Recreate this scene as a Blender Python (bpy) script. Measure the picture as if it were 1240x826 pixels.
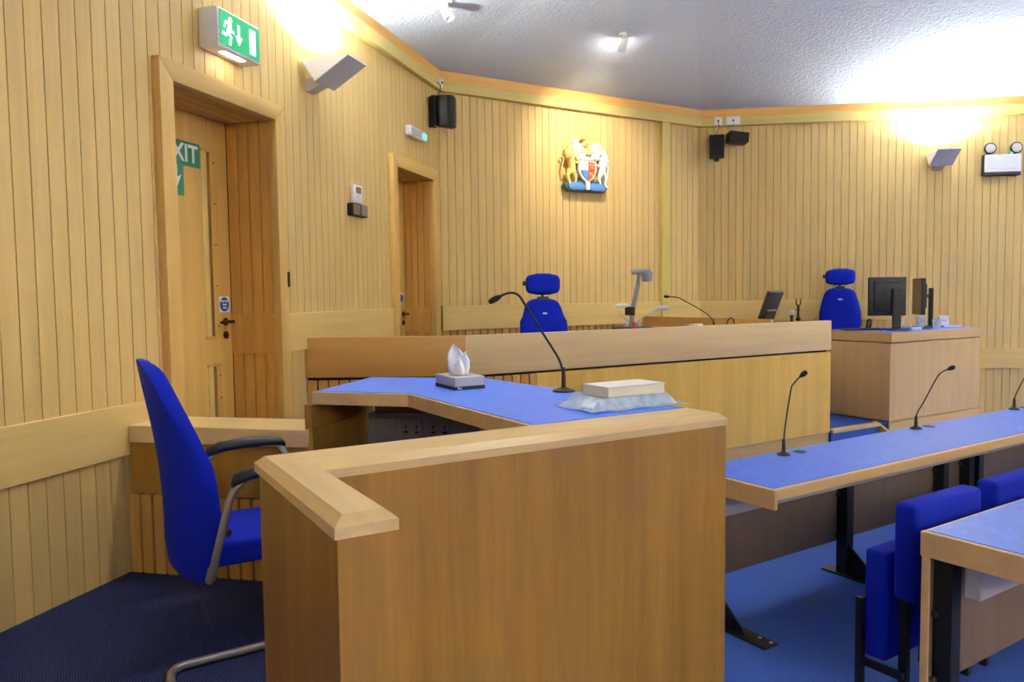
import bpy, bmesh, math, random
from mathutils import Matrix, Vector
random.seed(7)
S = bpy.context.scene
for o in list(bpy.data.objects):
    bpy.data.objects.remove(o)
COL = S.collection
R = math.radians
PI = math.pi

# ---------------------------------------------------------------- camera
CAM_Z = 1.57
cam = bpy.data.cameras.new('camera')
cam_ob = bpy.data.objects.new('camera', cam)
COL.objects.link(cam_ob)
cam.sensor_fit = 'HORIZONTAL'
cam.sensor_width = 36.0
cam.lens = 927.73 / 1240 * 36.0
cam.clip_start = .05
PITCH, ROLL, YAW = R(3.4528), R(-.6929), R(30.616)
def camera_matrix():
    cp, sp, cr, sr = math.cos(PITCH), math.sin(PITCH), math.cos(ROLL), math.sin(ROLL)
    m = Matrix(((1, 0, 0), (0, 0, -1), (0, 1, 0)))
    p = Matrix(((1, 0, 0), (0, cp, -sp), (0, sp, cp)))
    q = Matrix(((cr, -sr, 0), (sr, cr, 0), (0, 0, 1)))
    rot = Matrix.Rotation(-YAW, 3, 'Z')
    M = q @ p @ m @ rot.transposed()
    r, d, f = M[0], M[1], M[2]
    return Matrix(((r[0], -d[0], -f[0], 0), (r[1], -d[1], -f[1], 0), (r[2], -d[2], -f[2], CAM_Z), (0, 0, 0, 1)))
cam_ob.matrix_world = camera_matrix()
S.camera = cam_ob

# ---------------------------------------------------------------- world, exposure
W = bpy.data.worlds.new('world')
S.world = W
W.use_nodes = True
W.node_tree.nodes['Background'].inputs[0].default_value = (.9, .95, 1, 1)
W.node_tree.nodes['Background'].inputs[1].default_value = .05
S.view_settings.view_transform = 'Standard'
S.view_settings.look = 'None'
S.view_settings.exposure = 1.52
S.view_settings.gamma = 1.0
S.view_settings.use_curve_mapping = False
S.cycles.use_denoising = True
S.cycles.max_bounces = 8
S.cycles.diffuse_bounces = 6
S.cycles.sample_clamp_indirect = 8.0

UPLIGHT_W = 50.0
SPOT_W = 58.0

# ---------------------------------------------------------------- frames of the room
A1, A3, ADK = R(43.647), R(-38.83), R(2.214)
P0 = Vector((.255, 4.208, 0))
C12 = Vector((3.448, 7.254, 0))
C23 = Vector((7.095, 7.254, 0))
def T(x=0, y=0, z=0, rz=0, rx=0, ry=0):
    m = Matrix.Translation((x, y, z))
    if rz: m = m @ Matrix.Rotation(rz, 4, 'Z')
    if ry: m = m @ Matrix.Rotation(ry, 4, 'Y')
    if rx: m = m @ Matrix.Rotation(rx, 4, 'X')
    return m
F1 = T(P0.x, P0.y, 0, A1)          # x along the wall, -y into the room
F2 = T(C12.x, C12.y, 0, 0)
F3 = T(C23.x, C23.y, 0, A3)
I4 = Matrix.Identity(4)
VR = Vector((.8606, -.5093, 0))    # direction the gooseneck microphones lean in

# ---------------------------------------------------------------- materials
def lin(c):
    return tuple((v / 12.92 if v <= .04045 else ((v + .055) / 1.055) ** 2.4) for v in [x / 255 for x in c]) + (1,)
def new_mat(name):
    m = bpy.data.materials.new(name)
    m.use_nodes = True
    nt = m.node_tree
    return m, nt, nt.nodes['Principled BSDF']
MATS = {}
def plain(name, c, rough=.5, metal=0, spec=.5, emit=0, noise=0, nscale=40):
    m, nt, b = new_mat(name)
    b.inputs['Base Color'].default_value = lin(c)
    b.inputs['Roughness'].default_value = rough
    b.inputs['Metallic'].default_value = metal
    b.inputs['Specular IOR Level'].default_value = spec
    if emit:
        b.inputs['Emission Color'].default_value = lin(c)
        b.inputs['Emission Strength'].default_value = emit
    n = nt.nodes.new('ShaderNodeTexNoise')
    n.inputs['Scale'].default_value = nscale
    n.inputs['Detail'].default_value = 3
    tc = nt.nodes.new('ShaderNodeTexCoord')
    nt.links.new(tc.outputs['Object'], n.inputs['Vector'])
    if noise:
        mx = nt.nodes.new('ShaderNodeMix'); mx.data_type = 'RGBA'
        a = [max(0, v * (1 - noise)) for v in c]; d = [min(255, v * (1 + noise)) for v in c]
        mx.inputs[6].default_value = lin(a); mx.inputs[7].default_value = lin(d)
        nt.links.new(n.outputs['Fac'], mx.inputs[0])
        nt.links.new(mx.outputs[2], b.inputs['Base Color'])
    else:
        rr = nt.nodes.new('ShaderNodeMapRange')
        rr.inputs['To Min'].default_value = max(0, rough - .04); rr.inputs['To Max'].default_value = min(1, rough + .04)
        nt.links.new(n.outputs['Fac'], rr.inputs['Value'])
        nt.links.new(rr.outputs['Result'], b.inputs['Roughness'])
    MATS[name] = m
    return m
def wood(name, c, axis='Z', contrast=.10, vary=.05, rough=.42, spec=.4, scale=14, coat=0):
    """veneer: streaks stretched along the grain axis, tint changing from board to board"""
    m, nt, b = new_mat(name)
    N, L = nt.nodes, nt.links
    tc = N.new('ShaderNodeTexCoord'); oi = N.new('ShaderNodeObjectInfo')
    mp = N.new('ShaderNodeMapping')
    sc = {'X': (.06, 1, 1), 'Y': (1, .06, 1), 'Z': (1, 1, .06)}[axis]
    mp.inputs['Scale'].default_value = [v * scale for v in sc]
    L.new(tc.outputs['Object'], mp.inputs['Vector'])
    mu = N.new('ShaderNodeMath'); mu.operation = 'MULTIPLY'; mu.inputs[1].default_value = 53.0
    L.new(oi.outputs['Random'], mu.inputs[0])
    va = N.new('ShaderNodeVectorMath'); va.operation = 'ADD'
    L.new(mp.outputs['Vector'], va.inputs[0]); L.new(mu.outputs[0], va.inputs[1])
    n1 = N.new('ShaderNodeTexNoise'); n1.inputs['Scale'].default_value = 1.0; n1.inputs['Detail'].default_value = 5; n1.inputs['Roughness'].default_value = .6; n1.inputs['Distortion'].default_value = .4
    n2 = N.new('ShaderNodeTexNoise'); n2.inputs['Scale'].default_value = 9.0; n2.inputs['Detail'].default_value = 2
    L.new(va.outputs[0], n1.inputs['Vector']); L.new(va.outputs[0], n2.inputs['Vector'])
    ad = N.new('ShaderNodeMath'); ad.operation = 'MULTIPLY_ADD'; ad.inputs[1].default_value = .3
    L.new(n2.outputs['Fac'], ad.inputs[0]); L.new(n1.outputs['Fac'], ad.inputs[2])
    mr = N.new('ShaderNodeMapRange'); mr.inputs['From Min'].default_value = .40; mr.inputs['From Max'].default_value = .90
    L.new(ad.outputs[0], mr.inputs['Value'])
    mx = N.new('ShaderNodeMix'); mx.data_type = 'RGBA'
    lo = (c[0] * (1 - contrast * .9), c[1] * (1 - contrast * 1.1), c[2] * (1 - contrast * 1.5))
    hi = tuple(min(255, v * (1 + contrast * .7)) for v in c)
    mx.inputs[6].default_value = lin(lo); mx.inputs[7].default_value = lin(hi)
    L.new(mr.outputs['Result'], mx.inputs[0])
    hs = N.new('ShaderNodeHueSaturation')
    vr = N.new('ShaderNodeMapRange'); vr.inputs['To Min'].default_value = 1 - vary; vr.inputs['To Max'].default_value = 1 + vary
    L.new(oi.outputs['Random'], vr.inputs['Value']); L.new(vr.outputs['Result'], hs.inputs['Value'])
    L.new(mx.outputs[2], hs.inputs['Color'])
    L.new(hs.outputs['Color'], b.inputs['Base Color'])
    b.inputs['Roughness'].default_value = rough
    b.inputs['Specular IOR Level'].default_value = spec
    if coat:
        b.inputs['Coat Weight'].default_value = coat; b.inputs['Coat Roughness'].default_value = .25
    MATS[name] = m
    return m
def carpet(name, c1, c2, sc=260):
    m, nt, b = new_mat(name)
    N, L = nt.nodes, nt.links
    tc = N.new('ShaderNodeTexCoord')
    w = N.new('ShaderNodeTexWave'); w.inputs['Scale'].default_value = 34; w.inputs['Distortion'].default_value = .6; w.inputs['Detail'].default_value = 1
    n = N.new('ShaderNodeTexNoise'); n.inputs['Scale'].default_value = 120; n.inputs['Detail'].default_value = 4
    L.new(tc.outputs['Object'], w.inputs['Vector']); L.new(tc.outputs['Object'], n.inputs['Vector'])
    ad = N.new('ShaderNodeMath'); ad.operation = 'MULTIPLY_ADD'; ad.inputs[1].default_value = .45
    L.new(w.outputs['Fac'], ad.inputs[0]); L.new(n.outputs['Fac'], ad.inputs[2])
    mr = N.new('ShaderNodeMapRange'); mr.inputs['From Min'].default_value = .35; mr.inputs['From Max'].default_value = 1.05
    L.new(ad.outputs[0], mr.inputs['Value'])
    mx = N.new('ShaderNodeMix'); mx.data_type = 'RGBA'
    mx.inputs[6].default_value = lin(c1); mx.inputs[7].default_value = lin(c2)
    L.new(mr.outputs['Result'], mx.inputs[0]); L.new(mx.outputs[2], b.inputs['Base Color'])
    bp = N.new('ShaderNodeBump'); bp.inputs['Strength'].default_value = .5; bp.inputs['Distance'].default_value = .004
    L.new(ad.outputs[0], bp.inputs['Height']); L.new(bp.outputs['Normal'], b.inputs['Normal'])
    b.inputs['Roughness'].default_value = .95; b.inputs['Specular IOR Level'].default_value = .15
    MATS[name] = m
def artex(name, c):
    m, nt, b = new_mat(name)
    N, L = nt.nodes, nt.links
    tc = N.new('ShaderNodeTexCoord')
    n = N.new('ShaderNodeTexNoise'); n.inputs['Scale'].default_value = 26; n.inputs['Detail'].default_value = 4; n.inputs['Distortion'].default_value = .8
    L.new(tc.outputs['Object'], n.inputs['Vector'])
    bp = N.new('ShaderNodeBump'); bp.inputs['Strength'].default_value = .75; bp.inputs['Distance'].default_value = .025
    L.new(n.outputs['Fac'], bp.inputs['Height']); L.new(bp.outputs['Normal'], b.inputs['Normal'])
    b.inputs['Base Color'].default_value = lin(c); b.inputs['Roughness'].default_value = .9
    b.inputs['Specular IOR Level'].default_value = .2
    MATS[name] = m
def laminate(name, c1, c2):
    m, nt, b = new_mat(name)
    N, L = nt.nodes, nt.links
    tc = N.new('ShaderNodeTexCoord')
    n = N.new('ShaderNodeTexNoise'); n.inputs['Scale'].default_value = 22; n.inputs['Detail'].default_value = 6; n.inputs['Roughness'].default_value = .7; n.inputs['Distortion'].default_value = 1.2
    L.new(tc.outputs['Object'], n.inputs['Vector'])
    mr = N.new('ShaderNodeMapRange'); mr.inputs['From Min'].default_value = .3; mr.inputs['From Max'].default_value = .7
    L.new(n.outputs['Fac'], mr.inputs['Value'])
    mx = N.new('ShaderNodeMix'); mx.data_type = 'RGBA'
    mx.inputs[6].default_value = lin(c1); mx.inputs[7].default_value = lin(c2)
    L.new(mr.outputs['Result'], mx.inputs[0]); L.new(mx.outputs[2], b.inputs['Base Color'])
    b.inputs['Roughness'].default_value = .38; b.inputs['Specular IOR Level'].default_value = .5
    MATS[name] = m
def fabric(name, c):
    m, nt, b = new_mat(name)
    N, L = nt.nodes, nt.links
    tc = N.new('ShaderNodeTexCoord')
    n = N.new('ShaderNodeTexNoise'); n.inputs['Scale'].default_value = 420; n.inputs['Detail'].default_value = 2
    L.new(tc.outputs['Object'], n.inputs['Vector'])
    bp = N.new('ShaderNodeBump'); bp.inputs['Strength'].default_value = .25; bp.inputs['Distance'].default_value = .002
    L.new(n.outputs['Fac'], bp.inputs['Height']); L.new(bp.outputs['Normal'], b.inputs['Normal'])
    b.inputs['Base Color'].default_value = lin(c)
    b.inputs['Roughness'].default_value = .85; b.inputs['Specular IOR Level'].default_value = .2
    b.inputs['Sheen Weight'].default_value = .12; b.inputs['Sheen Roughness'].default_value = .4
    b.inputs['Sheen Tint'].default_value = lin((90, 120, 255))
    MATS[name] = m
def glassy(name, c, rough=.1, alpha=.35):
    m, nt, b = new_mat(name)
    N, L = nt.nodes, nt.links
    b.inputs['Base Color'].default_value = lin(c); b.inputs['Roughness'].default_value = rough
    n = N.new('ShaderNodeTexNoise'); n.inputs['Scale'].default_value = 30; n.inputs['Detail'].default_value = 3
    tc = N.new('ShaderNodeTexCoord'); L.new(tc.outputs['Object'], n.inputs['Vector'])
    mr = N.new('ShaderNodeMapRange'); mr.inputs['To Min'].default_value = max(0, alpha - .25); mr.inputs['To Max'].default_value = min(1, alpha + .25)
    L.new(n.outputs['Fac'], mr.inputs['Value']); L.new(mr.outputs['Result'], b.inputs['Alpha'])
    MATS[name] = m

wood('plank', (206, 176, 114), 'Z', .06, .035, .5, .3)
wood('reveal', (206, 158, 82), 'Z', .09, .06, .5, .3)
wood('railwood', (212, 182, 116), 'X', .06, .03, .45, .35)
wood('framewood', (206, 168, 98), 'Z', .07, .04, .42, .4)
wood('framehead', (208, 174, 106), 'X', .07, .04, .42, .4)
wood('cornice_low', (200, 182, 110), 'X', .05, .02, .5, .3)
wood('cornice_up', (222, 172, 96), 'X', .07, .03, .5, .3)
wood('pilasterwood', (200, 182, 104), 'Z', .05, .02, .5, .3)
wood('doorwood', (206, 166, 90), 'Z', .10, .03, .4, .4, 8)
wood('boxwood', (158, 116, 46), 'Z', .16, .05, .38, .45, 9)
wood('capwood_x', (220, 188, 134), 'X', .07, .03, .32, .5)
wood('capwood_y', (220, 188, 134), 'Y', .07, .03, .32, .5)
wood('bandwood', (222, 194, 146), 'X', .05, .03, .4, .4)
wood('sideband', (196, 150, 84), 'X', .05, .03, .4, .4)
wood('benchwood', (222, 182, 92), 'Z', .08, .04, .4, .4, 8)
wood('slatwood', (194, 148, 78), 'Z', .10, .08, .45, .35)
wood('plinthwood', (204, 170, 118), 'X', .05, .03, .45, .35)
wood('clerkwood', (194, 164, 120), 'Z', .06, .03, .45, .35, 10)
wood('clerkband', (200, 164, 114), 'X', .05, .03, .45, .35)
wood('edgewood', (220, 182, 126), 'X', .05, .03, .38, .45)
wood('modesty', (112, 92, 78), 'Z', .06, .02, .5, .3)
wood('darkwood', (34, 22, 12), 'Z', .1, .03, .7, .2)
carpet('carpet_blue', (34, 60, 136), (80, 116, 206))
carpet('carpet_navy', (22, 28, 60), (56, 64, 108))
artex('ceiling_paint', (196, 202, 213))
laminate('blue_top', (56, 110, 238), (86, 142, 255))
fabric('blue_fabric', (4, 30, 172))
plain('groove', (40, 26, 12), .8)
plain('white_plastic', (226, 226, 230), .4)
plain('light_metal', (186, 186, 192), .4, .2)
plain('grey_metal', (190, 190, 196), .5, .0)
plain('tube_metal', (150, 146, 146), .38, .6)
plain('black_plastic', (20, 20, 22), .45)
plain('black_metal', (14, 14, 17), .5, .2)
plain('black_mesh', (16, 17, 22), .8)
plain('charcoal', (40, 42, 50), .5)
plain('rubber', (26, 28, 36), .5)
plain('taupe', (110, 98, 84), .5)
plain('brown_metal', (58, 26, 22), .25, .3)
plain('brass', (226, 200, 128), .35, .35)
plain('dark_glass', (30, 32, 26), .1)
plain('sign_green', (14, 128, 88), .4)
plain('sign_white', (240, 244, 244), .4)
plain('sign_blue', (28, 72, 180), .4)
plain('lit_green', (10, 150, 96), .4, emit=.35)
plain('lit_white', (235, 255, 245), .4, emit=.45)
plain('lamp_glow', (255, 250, 235), .4, emit=9)
plain('led_green', (40, 255, 150), .4, emit=1.6)
plain('halogen', (255, 244, 225), .4, emit=30)
plain('paper', (232, 226, 212), .8, noise=.04, nscale=300)
plain('pages', (238, 228, 204), .85, noise=.08, nscale=220)
plain('tissue_white', (240, 242, 248), .9)
plain('silver_card', (170, 170, 178), .4, .1)
plain('navy_card', (18, 18, 52), .5)
plain('gold_paint', (226, 196, 116), .4, .2)
plain('white_paint', (238, 234, 226), .5)
plain('red_paint', (196, 92, 50), .5)
plain('arms_blue', (84, 132, 196), .4)
plain('arms_green', (44, 84, 70), .5)
plain('screen_back', (26, 27, 30), .45)
plain('wood_reflect', (120, 92, 54), .35)  # brown reflection in the monitor screen, painted as its colour
plain('cam_grey', (136, 136, 146), .45)
plain('trunking', (140, 140, 150), .5)
plain('red_plastic', (200, 60, 40), .4)
plain('deskduct', (168, 168, 178), .5)  # white duct greyed: the shade under the desk is put into its colour
glassy('clear_plastic', (212, 234, 252), .08, .45)
glassy('cup_plastic', (225, 232, 240), .1, .5)
glassy('door_glass', (40, 44, 36), .05, .8)

# ---------------------------------------------------------------- mesh builder
class MB:
    def __init__(s): s.v = []; s.f = []
    def add(s, vs, fs):
        n = len(s.v); s.v += [tuple(v) for v in vs]; s.f += [tuple(i + n for i in f) for f in fs]; return s
    def box(s, x0, x1, y0, y1, z0, z1):
        return s.add([(x0, y0, z0), (x1, y0, z0), (x1, y1, z0), (x0, y1, z0), (x0, y0, z1), (x1, y0, z1), (x1, y1, z1), (x0, y1, z1)],
                     [(3, 2, 1, 0), (4, 5, 6, 7), (0, 1, 5, 4), (1, 2, 6, 5), (2, 3, 7, 6), (3, 0, 4, 7)])
    def prism(s, poly, a, b, axis='z'):
        n = len(poly)
        pt = {'z': lambda p, h: (p[0], p[1], h), 'y': lambda p, h: (p[0], h, p[1]), 'x': lambda p, h: (h, p[0], p[1])}[axis]
        vs = [pt(p, a) for p in poly] + [pt(p, b) for p in poly]
        return s.add(vs, [tuple(range(n))[::-1], tuple(range(n, 2 * n))] + [(i, (i + 1) % n, n + (i + 1) % n, n + i) for i in range(n)])
    def loft(s, loops, cap=True):
        n = len(loops[0]); vs = [p for l in loops for p in l]; fs = []
        for k in range(len(loops) - 1):
            for i in range(n):
                j = (i + 1) % n
                fs.append((k * n + i, k * n + j, (k + 1) * n + j, (k + 1) * n + i))
        if cap: fs += [tuple(range(n))[::-1], tuple(range((len(loops) - 1) * n, len(loops) * n))]
        return s.add(vs, fs)
    def tube(s, pts, rad, seg=10, flat=1.0):
        pts = [Vector(p) for p in pts]
        rads = rad if isinstance(rad, (list, tuple)) else [rad] * len(pts)
        loops = []; up = None
        for i, p in enumerate(pts):
            t = (pts[min(i + 1, len(pts) - 1)] - pts[max(i - 1, 0)]).normalized()
            if up is None:
                up = Vector((0, 0, 1)) if abs(t.z) < .9 else Vector((1, 0, 0))
            a = (up - t * up.dot(t)).normalized(); b = t.cross(a); up = a
            loops.append([p + (a * math.cos(2 * PI * k / seg) + b * math.sin(2 * PI * k / seg) * flat) * rads[i] for k in range(seg)])
        return s.loft(loops)
    def lathe(s, prof, c=(0, 0, 0), seg=20, axis='z'):
        loops = []
        for r_, h in prof:
            l = []
            for k in range(seg):
                a = 2 * PI * k / seg; u, v = r_ * math.cos(a), r_ * math.sin(a)
                l.append({'z': (c[0] + u, c[1] + v, c[2] + h), 'y': (c[0] + v, c[1] + h, c[2] + u), 'x': (c[0] + h, c[1] + u, c[2] + v)}[axis])
            loops.append(l)
        return s.loft(loops)
    def ell(s, c, r, seg=14, rings=8):
        loops = []
        for i in range(1, rings):
            th = PI * i / rings
            loops.append([(c[0] + r[0] * math.sin(th) * math.cos(2 * PI * k / seg), c[1] + r[1] * math.sin(th) * math.sin(2 * PI * k / seg), c[2] - r[2] * math.cos(th)) for k in range(seg)])
        return s.loft(loops)
    def mesh(s, name, bevel=0, seg=1, smooth=False, M=None, sub=0):
        me = bpy.data.meshes.new(name)
        me.from_pydata(s.v, [], s.f); 
        bm = bmesh.new(); bm.from_mesh(me)
        bmesh.ops.recalc_face_normals(bm, faces=bm.faces)
        if M is not None: bmesh.ops.transform(bm, matrix=M, verts=bm.verts)
        if bevel:
            ed = [e for e in bm.edges if len(e.link_faces) == 2 and e.calc_face_angle(0) > R(25)]
            bmesh.ops.bevel(bm, geom=ed, offset=bevel, segments=seg, profile=.5, affect='EDGES', clamp_overlap=True)
        bm.to_mesh(me); bm.free()
        if smooth or (bevel and seg > 1):
            for p in me.polygons: p.use_smooth = True
            me.set_sharp_from_angle(angle=R(50 if smooth else 35))
        return me
    def obj(s, name, mat, parent=None, M=I4, bevel=0, seg=1, smooth=False):
        return link(name, s.mesh(name, bevel, seg, smooth), mat, parent, M)
def link(name, me, mat, parent=None, M=I4):
    if mat and not me.materials: me.materials.append(MATS[mat])
    o = bpy.data.objects.new(name, me)
    COL.objects.link(o)
    o.parent = parent
    o.matrix_local = M
    return o
def tag(o, label, cat, group=None):
    o['label'] = label; o['category'] = cat
    if group: o['group'] = group
    return o
def struct(o, label=None):
    o['kind'] = 'structure'
    if label: o['label'] = label
    return o
def thing(name, label, cat, M=I4, group=None):
    o = bpy.data.objects.new(name, None); COL.objects.link(o)
    o.empty_display_size = .1
    o.matrix_world = M
    return tag(o, label, cat, group)
def bx(name, mat, parent, x0, x1, y0, y1, z0, z1, M=I4, bevel=0, seg=1):
    return MB().box(x0, x1, y0, y1, z0, z1).obj(name, mat, parent, M, bevel, seg)
def copy_tree(o, parent=None):
    c = o.copy(); COL.objects.link(c); c.parent = parent
    for ch in list(o.children): copy_tree(ch, c)
    return c
def inset(poly, d):
    """inset of a counter-clockwise polygon"""
    n = len(poly); out = []
    for i in range(n):
        a, b, c = Vector(poly[i - 1]).to_2d(), Vector(poly[i]).to_2d(), Vector(poly[(i + 1) % n]).to_2d()
        e1 = (b - a).normalized(); e2 = (c - b).normalized()
        n1 = Vector((-e1.y, e1.x)); n2 = Vector((-e2.y, e2.x))
        k = (n1 + n2); k = k / max(.2, k.dot(n1))
        out.append(tuple(b + k * d))
    return out
def text(name, s, size, mat, parent, M, bold=False, ext=.0006, align='CENTER'):
    cu = bpy.data.curves.new(name, 'FONT')
    cu.body = s; cu.size = size; cu.extrude = ext; cu.align_x = align; cu.align_y = 'CENTER'
    if bold: cu.offset = size * .02
    o = bpy.data.objects.new(name + '_tmp', cu); COL.objects.link(o)
    bpy.context.view_layer.update()
    me = bpy.data.meshes.new_from_object(o.evaluated_get(bpy.context.evaluated_depsgraph_get()))
    bpy.data.objects.remove(o); bpy.data.curves.remove(cu)
    me.materials.clear()
    return link(name, me, mat, parent, M)
UPRIGHT = Matrix.Rotation(PI / 2, 4, 'X')     # text lying in xy -> standing, read from -y

# ================================================================ STRUCTURE
Z_CB, Z_CM, Z_CT = 3.655, 3.765, 3.86         # cornice: bottom, middle, top
Z_MAIN, Z_PLAT, Z_DAIS = 0.0, .21, .62
def w1p(s): return (P0.x + s * math.cos(A1), P0.y + s * math.sin(A1))
def w3p(s): return (C23.x + s * math.cos(A3), C23.y + s * math.sin(A3))
S1_END, S3_END = -5.6, 8.2
E1, E3 = w1p(S1_END), w3p(S3_END)
ROOM = [E1, (E1[0], -4.2), (0.2, -7.6), (8.6, -7.6), (E3[0], -3.4), E3, (C23.x, C23.y), (C12.x, C12.y)]   # counter-clockwise
floor = struct(MB().prism(ROOM, -.1, 0).obj('floor', 'carpet_blue'), 'blue ribbed carpet of the court well')

# ceiling: flat triangles folded up to one high point
APEX = (3.984, 4.145, 4.603)
cm = MB()
n = len(ROOM)
cm.add([(p[0], p[1], Z_CT) for p in ROOM] + [APEX], [(i, (i + 1) % n, n) for i in range(n)])
cm.add([(p[0], p[1], Z_CT + .1) for p in ROOM] + [(APEX[0], APEX[1], APEX[2] + .1)], [(i, (i + 1) % n, n) for i in range(n)])
ceiling = struct(cm.obj('ceiling', 'ceiling_paint'), 'pale textured ceiling folded into sloping facets')

# raised floors
plat = [(-2.63, 1.46), (.60, 1.46), (.60, 2.02), (2.05, 2.02), (2.05, 3.58), (2.463, 4.8), w1p(1.72), (P0.x, P0.y), w1p(-3.98)]
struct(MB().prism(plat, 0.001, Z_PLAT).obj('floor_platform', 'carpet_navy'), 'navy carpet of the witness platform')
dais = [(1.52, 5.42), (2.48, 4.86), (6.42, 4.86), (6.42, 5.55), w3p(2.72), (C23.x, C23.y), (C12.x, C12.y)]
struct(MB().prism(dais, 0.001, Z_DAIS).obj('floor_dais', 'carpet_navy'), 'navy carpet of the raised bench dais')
st = MB().prism([(6.45, 4.80), (7.18, 4.80), (9.0, 4.80), (9.0, 5.55), (6.45, 5.55)], .001, Z_PLAT).obj('floor_step', 'carpet_blue')
struct(st, 'blue carpeted step between bench and clerk desk')
bx('nosing', 'plinthwood', st, 6.45, 7.20, 4.775, 4.845, Z_PLAT - .03, Z_PLAT + .006, bevel=.003)
MB().prism([(4.87, Z_PLAT + .01), (4.90, 0), (4.50, 0), (4.50, .03), (4.84, Z_PLAT + .012)], 7.20, 7.235, 'x').obj('stringer', 'plinthwood', st)

# walls ------------------------------------------------------------------
PITCH_P = .0905
PLANKS = {}
def plank_mesh(w, h, gap=.0046, d=.018):
    k = (round(w, 3), round(h, 3), gap)
    if k not in PLANKS:
        w2 = (w - gap) / 2; c = .0009
        pr = [(-w2, d), (-w2, c), (-w2 + c, 0), (w2 - c, 0), (w2, c), (w2, d)]
        PLANKS[k] = MB().prism(pr, 0, h).mesh('plank')
    return PLANKS[k]
def planks(wall, s0, s1, z0f, mat='plank', gap=.0046, name='plank', y=0, M0=I4):
    """boards side by side from s0 to s1; z0f(a, b) gives the list of (bottom, top) spans of a board"""
    s = s0
    while s < s1 - .012:
        e = min(s + PITCH_P, s1)
        for (za, zb) in z0f(s, e):
            me = plank_mesh(e - s, zb - za, gap)
            if not me.materials: me.materials.append(MATS[mat])
            if me.materials[0] != MATS[mat]:
                me = me.copy(); me.materials[0] = MATS[mat]
            o = bpy.data.objects.new(name, me); COL.objects.link(o)
            o.parent = wall; o.matrix_local = M0 @ T((s + e) / 2, y, za)
        s = e

D1 = (.397, 1.346, .293, 1.457)       # door 1: inner left, inner right, outer left, outer right
D2 = (3.262, 4.120, 3.165, 4.262)
DT, DTO = 2.717, 2.826
REC1, REC2 = .33, .278
# wall left
wm = MB()
wm.box(S1_END, D1[0] - .018, .018, .16, 0, Z_CT)
wm.box(D1[1] + .018, D2[0] - .018, .018, .16, 0, Z_CT)
wm.box(D2[1] + .018, 4.413, .018, .16, 0, Z_CT)
wm.box(D1[0], D1[1], .018, .16, DT + .018, Z_CT); wm.box(D2[0], D2[1], .018, .16, DT + .018, Z_CT)
for d, rec in ((D1, REC1), (D2, REC2)):      # recess shells
    wm.box(d[0] - .06, d[0] - .018, .10, rec + .1, 0, DT + .06)
    wm.box(d[1] + .018, d[1] + .06, .10, rec + .1, 0, DT + .06)
    wm.box(d[0] - .06, d[1] + .06, .10, rec + .1, DT + .018, DT + .06)
wall_left = struct(wm.obj('wall_left', 'groove', None, F1), 'boarded beech wall with the two recessed doors')
RL = (.80, 1.053); RD = (1.204, 1.463)       # rail heights: platform side, dais side
def left_spans(a, b):
    if b <= D1[0] + .001: return [(Z_PLAT, RL[0]), (RL[1], Z_CB + .01)]
    if a < D1[1] - .001: return [(DTO - .03, Z_CB + .01)]
    if b <= D2[0] + .001: return [(Z_PLAT, RD[0]), (RD[1], Z_CB + .01)]
    if a < D2[1] - .001: return [(DTO - .03, Z_CB + .01)]
    return [(Z_PLAT, RD[0]), (RD[1], Z_CB + .01)]
planks(wall_left, -3.985, 4.413, left_spans)
bx('rail', 'railwood', wall_left, -3.985, D1[2], -.022, .018, RL[0], RL[1], bevel=.003)
bx('rail', 'railwood', wall_left, D1[3], D2[2], -.022, .018, RD[0], RD[1], bevel=.003)
bx('plain_panel', 'railwood', wall_left, S1_END, -3.99, -.005, .018, 0, Z_CB)
# linings of the recesses
def lining(d, rec, zb):
    n_ = 4; w = rec / n_
    for side, x in ((1, d[1]), (-1, d[0])):
        for k in range(n_):
            for za, zt in ((zb, RD[0]), (RD[1], DT)):
                me = MB().box(-.018 if side < 0 else 0, 0 if side < 0 else .018, -(w - .007) / 2, (w - .007) / 2, 0, zt - za).mesh('reveal_plank', .0015)
                link('reveal_plank', me, 'reveal', wall_left, T(x, w * (k + .5), za))
        bx('reveal_rail', 'reveal', wall_left, x - (.0 if side > 0 else .012), x + (.0 if side < 0 else .012), .002, rec, RD[0], RD[1], T(-.012 * (1 if side > 0 else -1), 0, 0))
    for k in range(n_):
        bx('soffit_plank', 'reveal', wall_left, d[0], d[1], w * k + .004, w * (k + 1) - .004, DT, DT + .018)
lining(D1, REC1, Z_PLAT); lining(D2, REC2, Z_DAIS)

# cornice boards for the three panelled walls
def cornice(wall, s0, s1):
    bx('cornice_band', 'cornice_low', wall, s0, s1, -.055, .02, Z_CB, Z_CM, bevel=.004)
    bx('cornice_board', 'cornice_up', wall, s0, s1, -.03, .02, Z_CM, Z_CT + .01)
cornice(wall_left, S1_END, 4.413 + .02)

wall_back = struct(MB().box(-.05, 3.70, .018, .16, 0, Z_CT).obj('wall_back', 'groove', None, F2), 'boarded beech wall behind the bench')
PIL = (2.983, 3.118)
planks(wall_back, 0, 3.647, lambda a, b: [(RD[1], Z_CB + .01)])
planks(wall_back, 0, 3.647, lambda a, b: [(Z_DAIS, RD[0])], gap=.014, mat='slatwood', name='slat')
bx('rail', 'railwood', wall_back, 0, PIL[0], -.022, .018, RD[0], RD[1], bevel=.003)
bx('rail', 'railwood', wall_back, PIL[1], 3.647, -.022, .018, RD[0], RD[1], bevel=.003)
bx('pilaster', 'pilasterwood', wall_back, PIL[0], PIL[1], -.05, .018, Z_DAIS, Z_CB + .005, bevel=.004)
cornice(wall_back, 0, 3.647)

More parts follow.
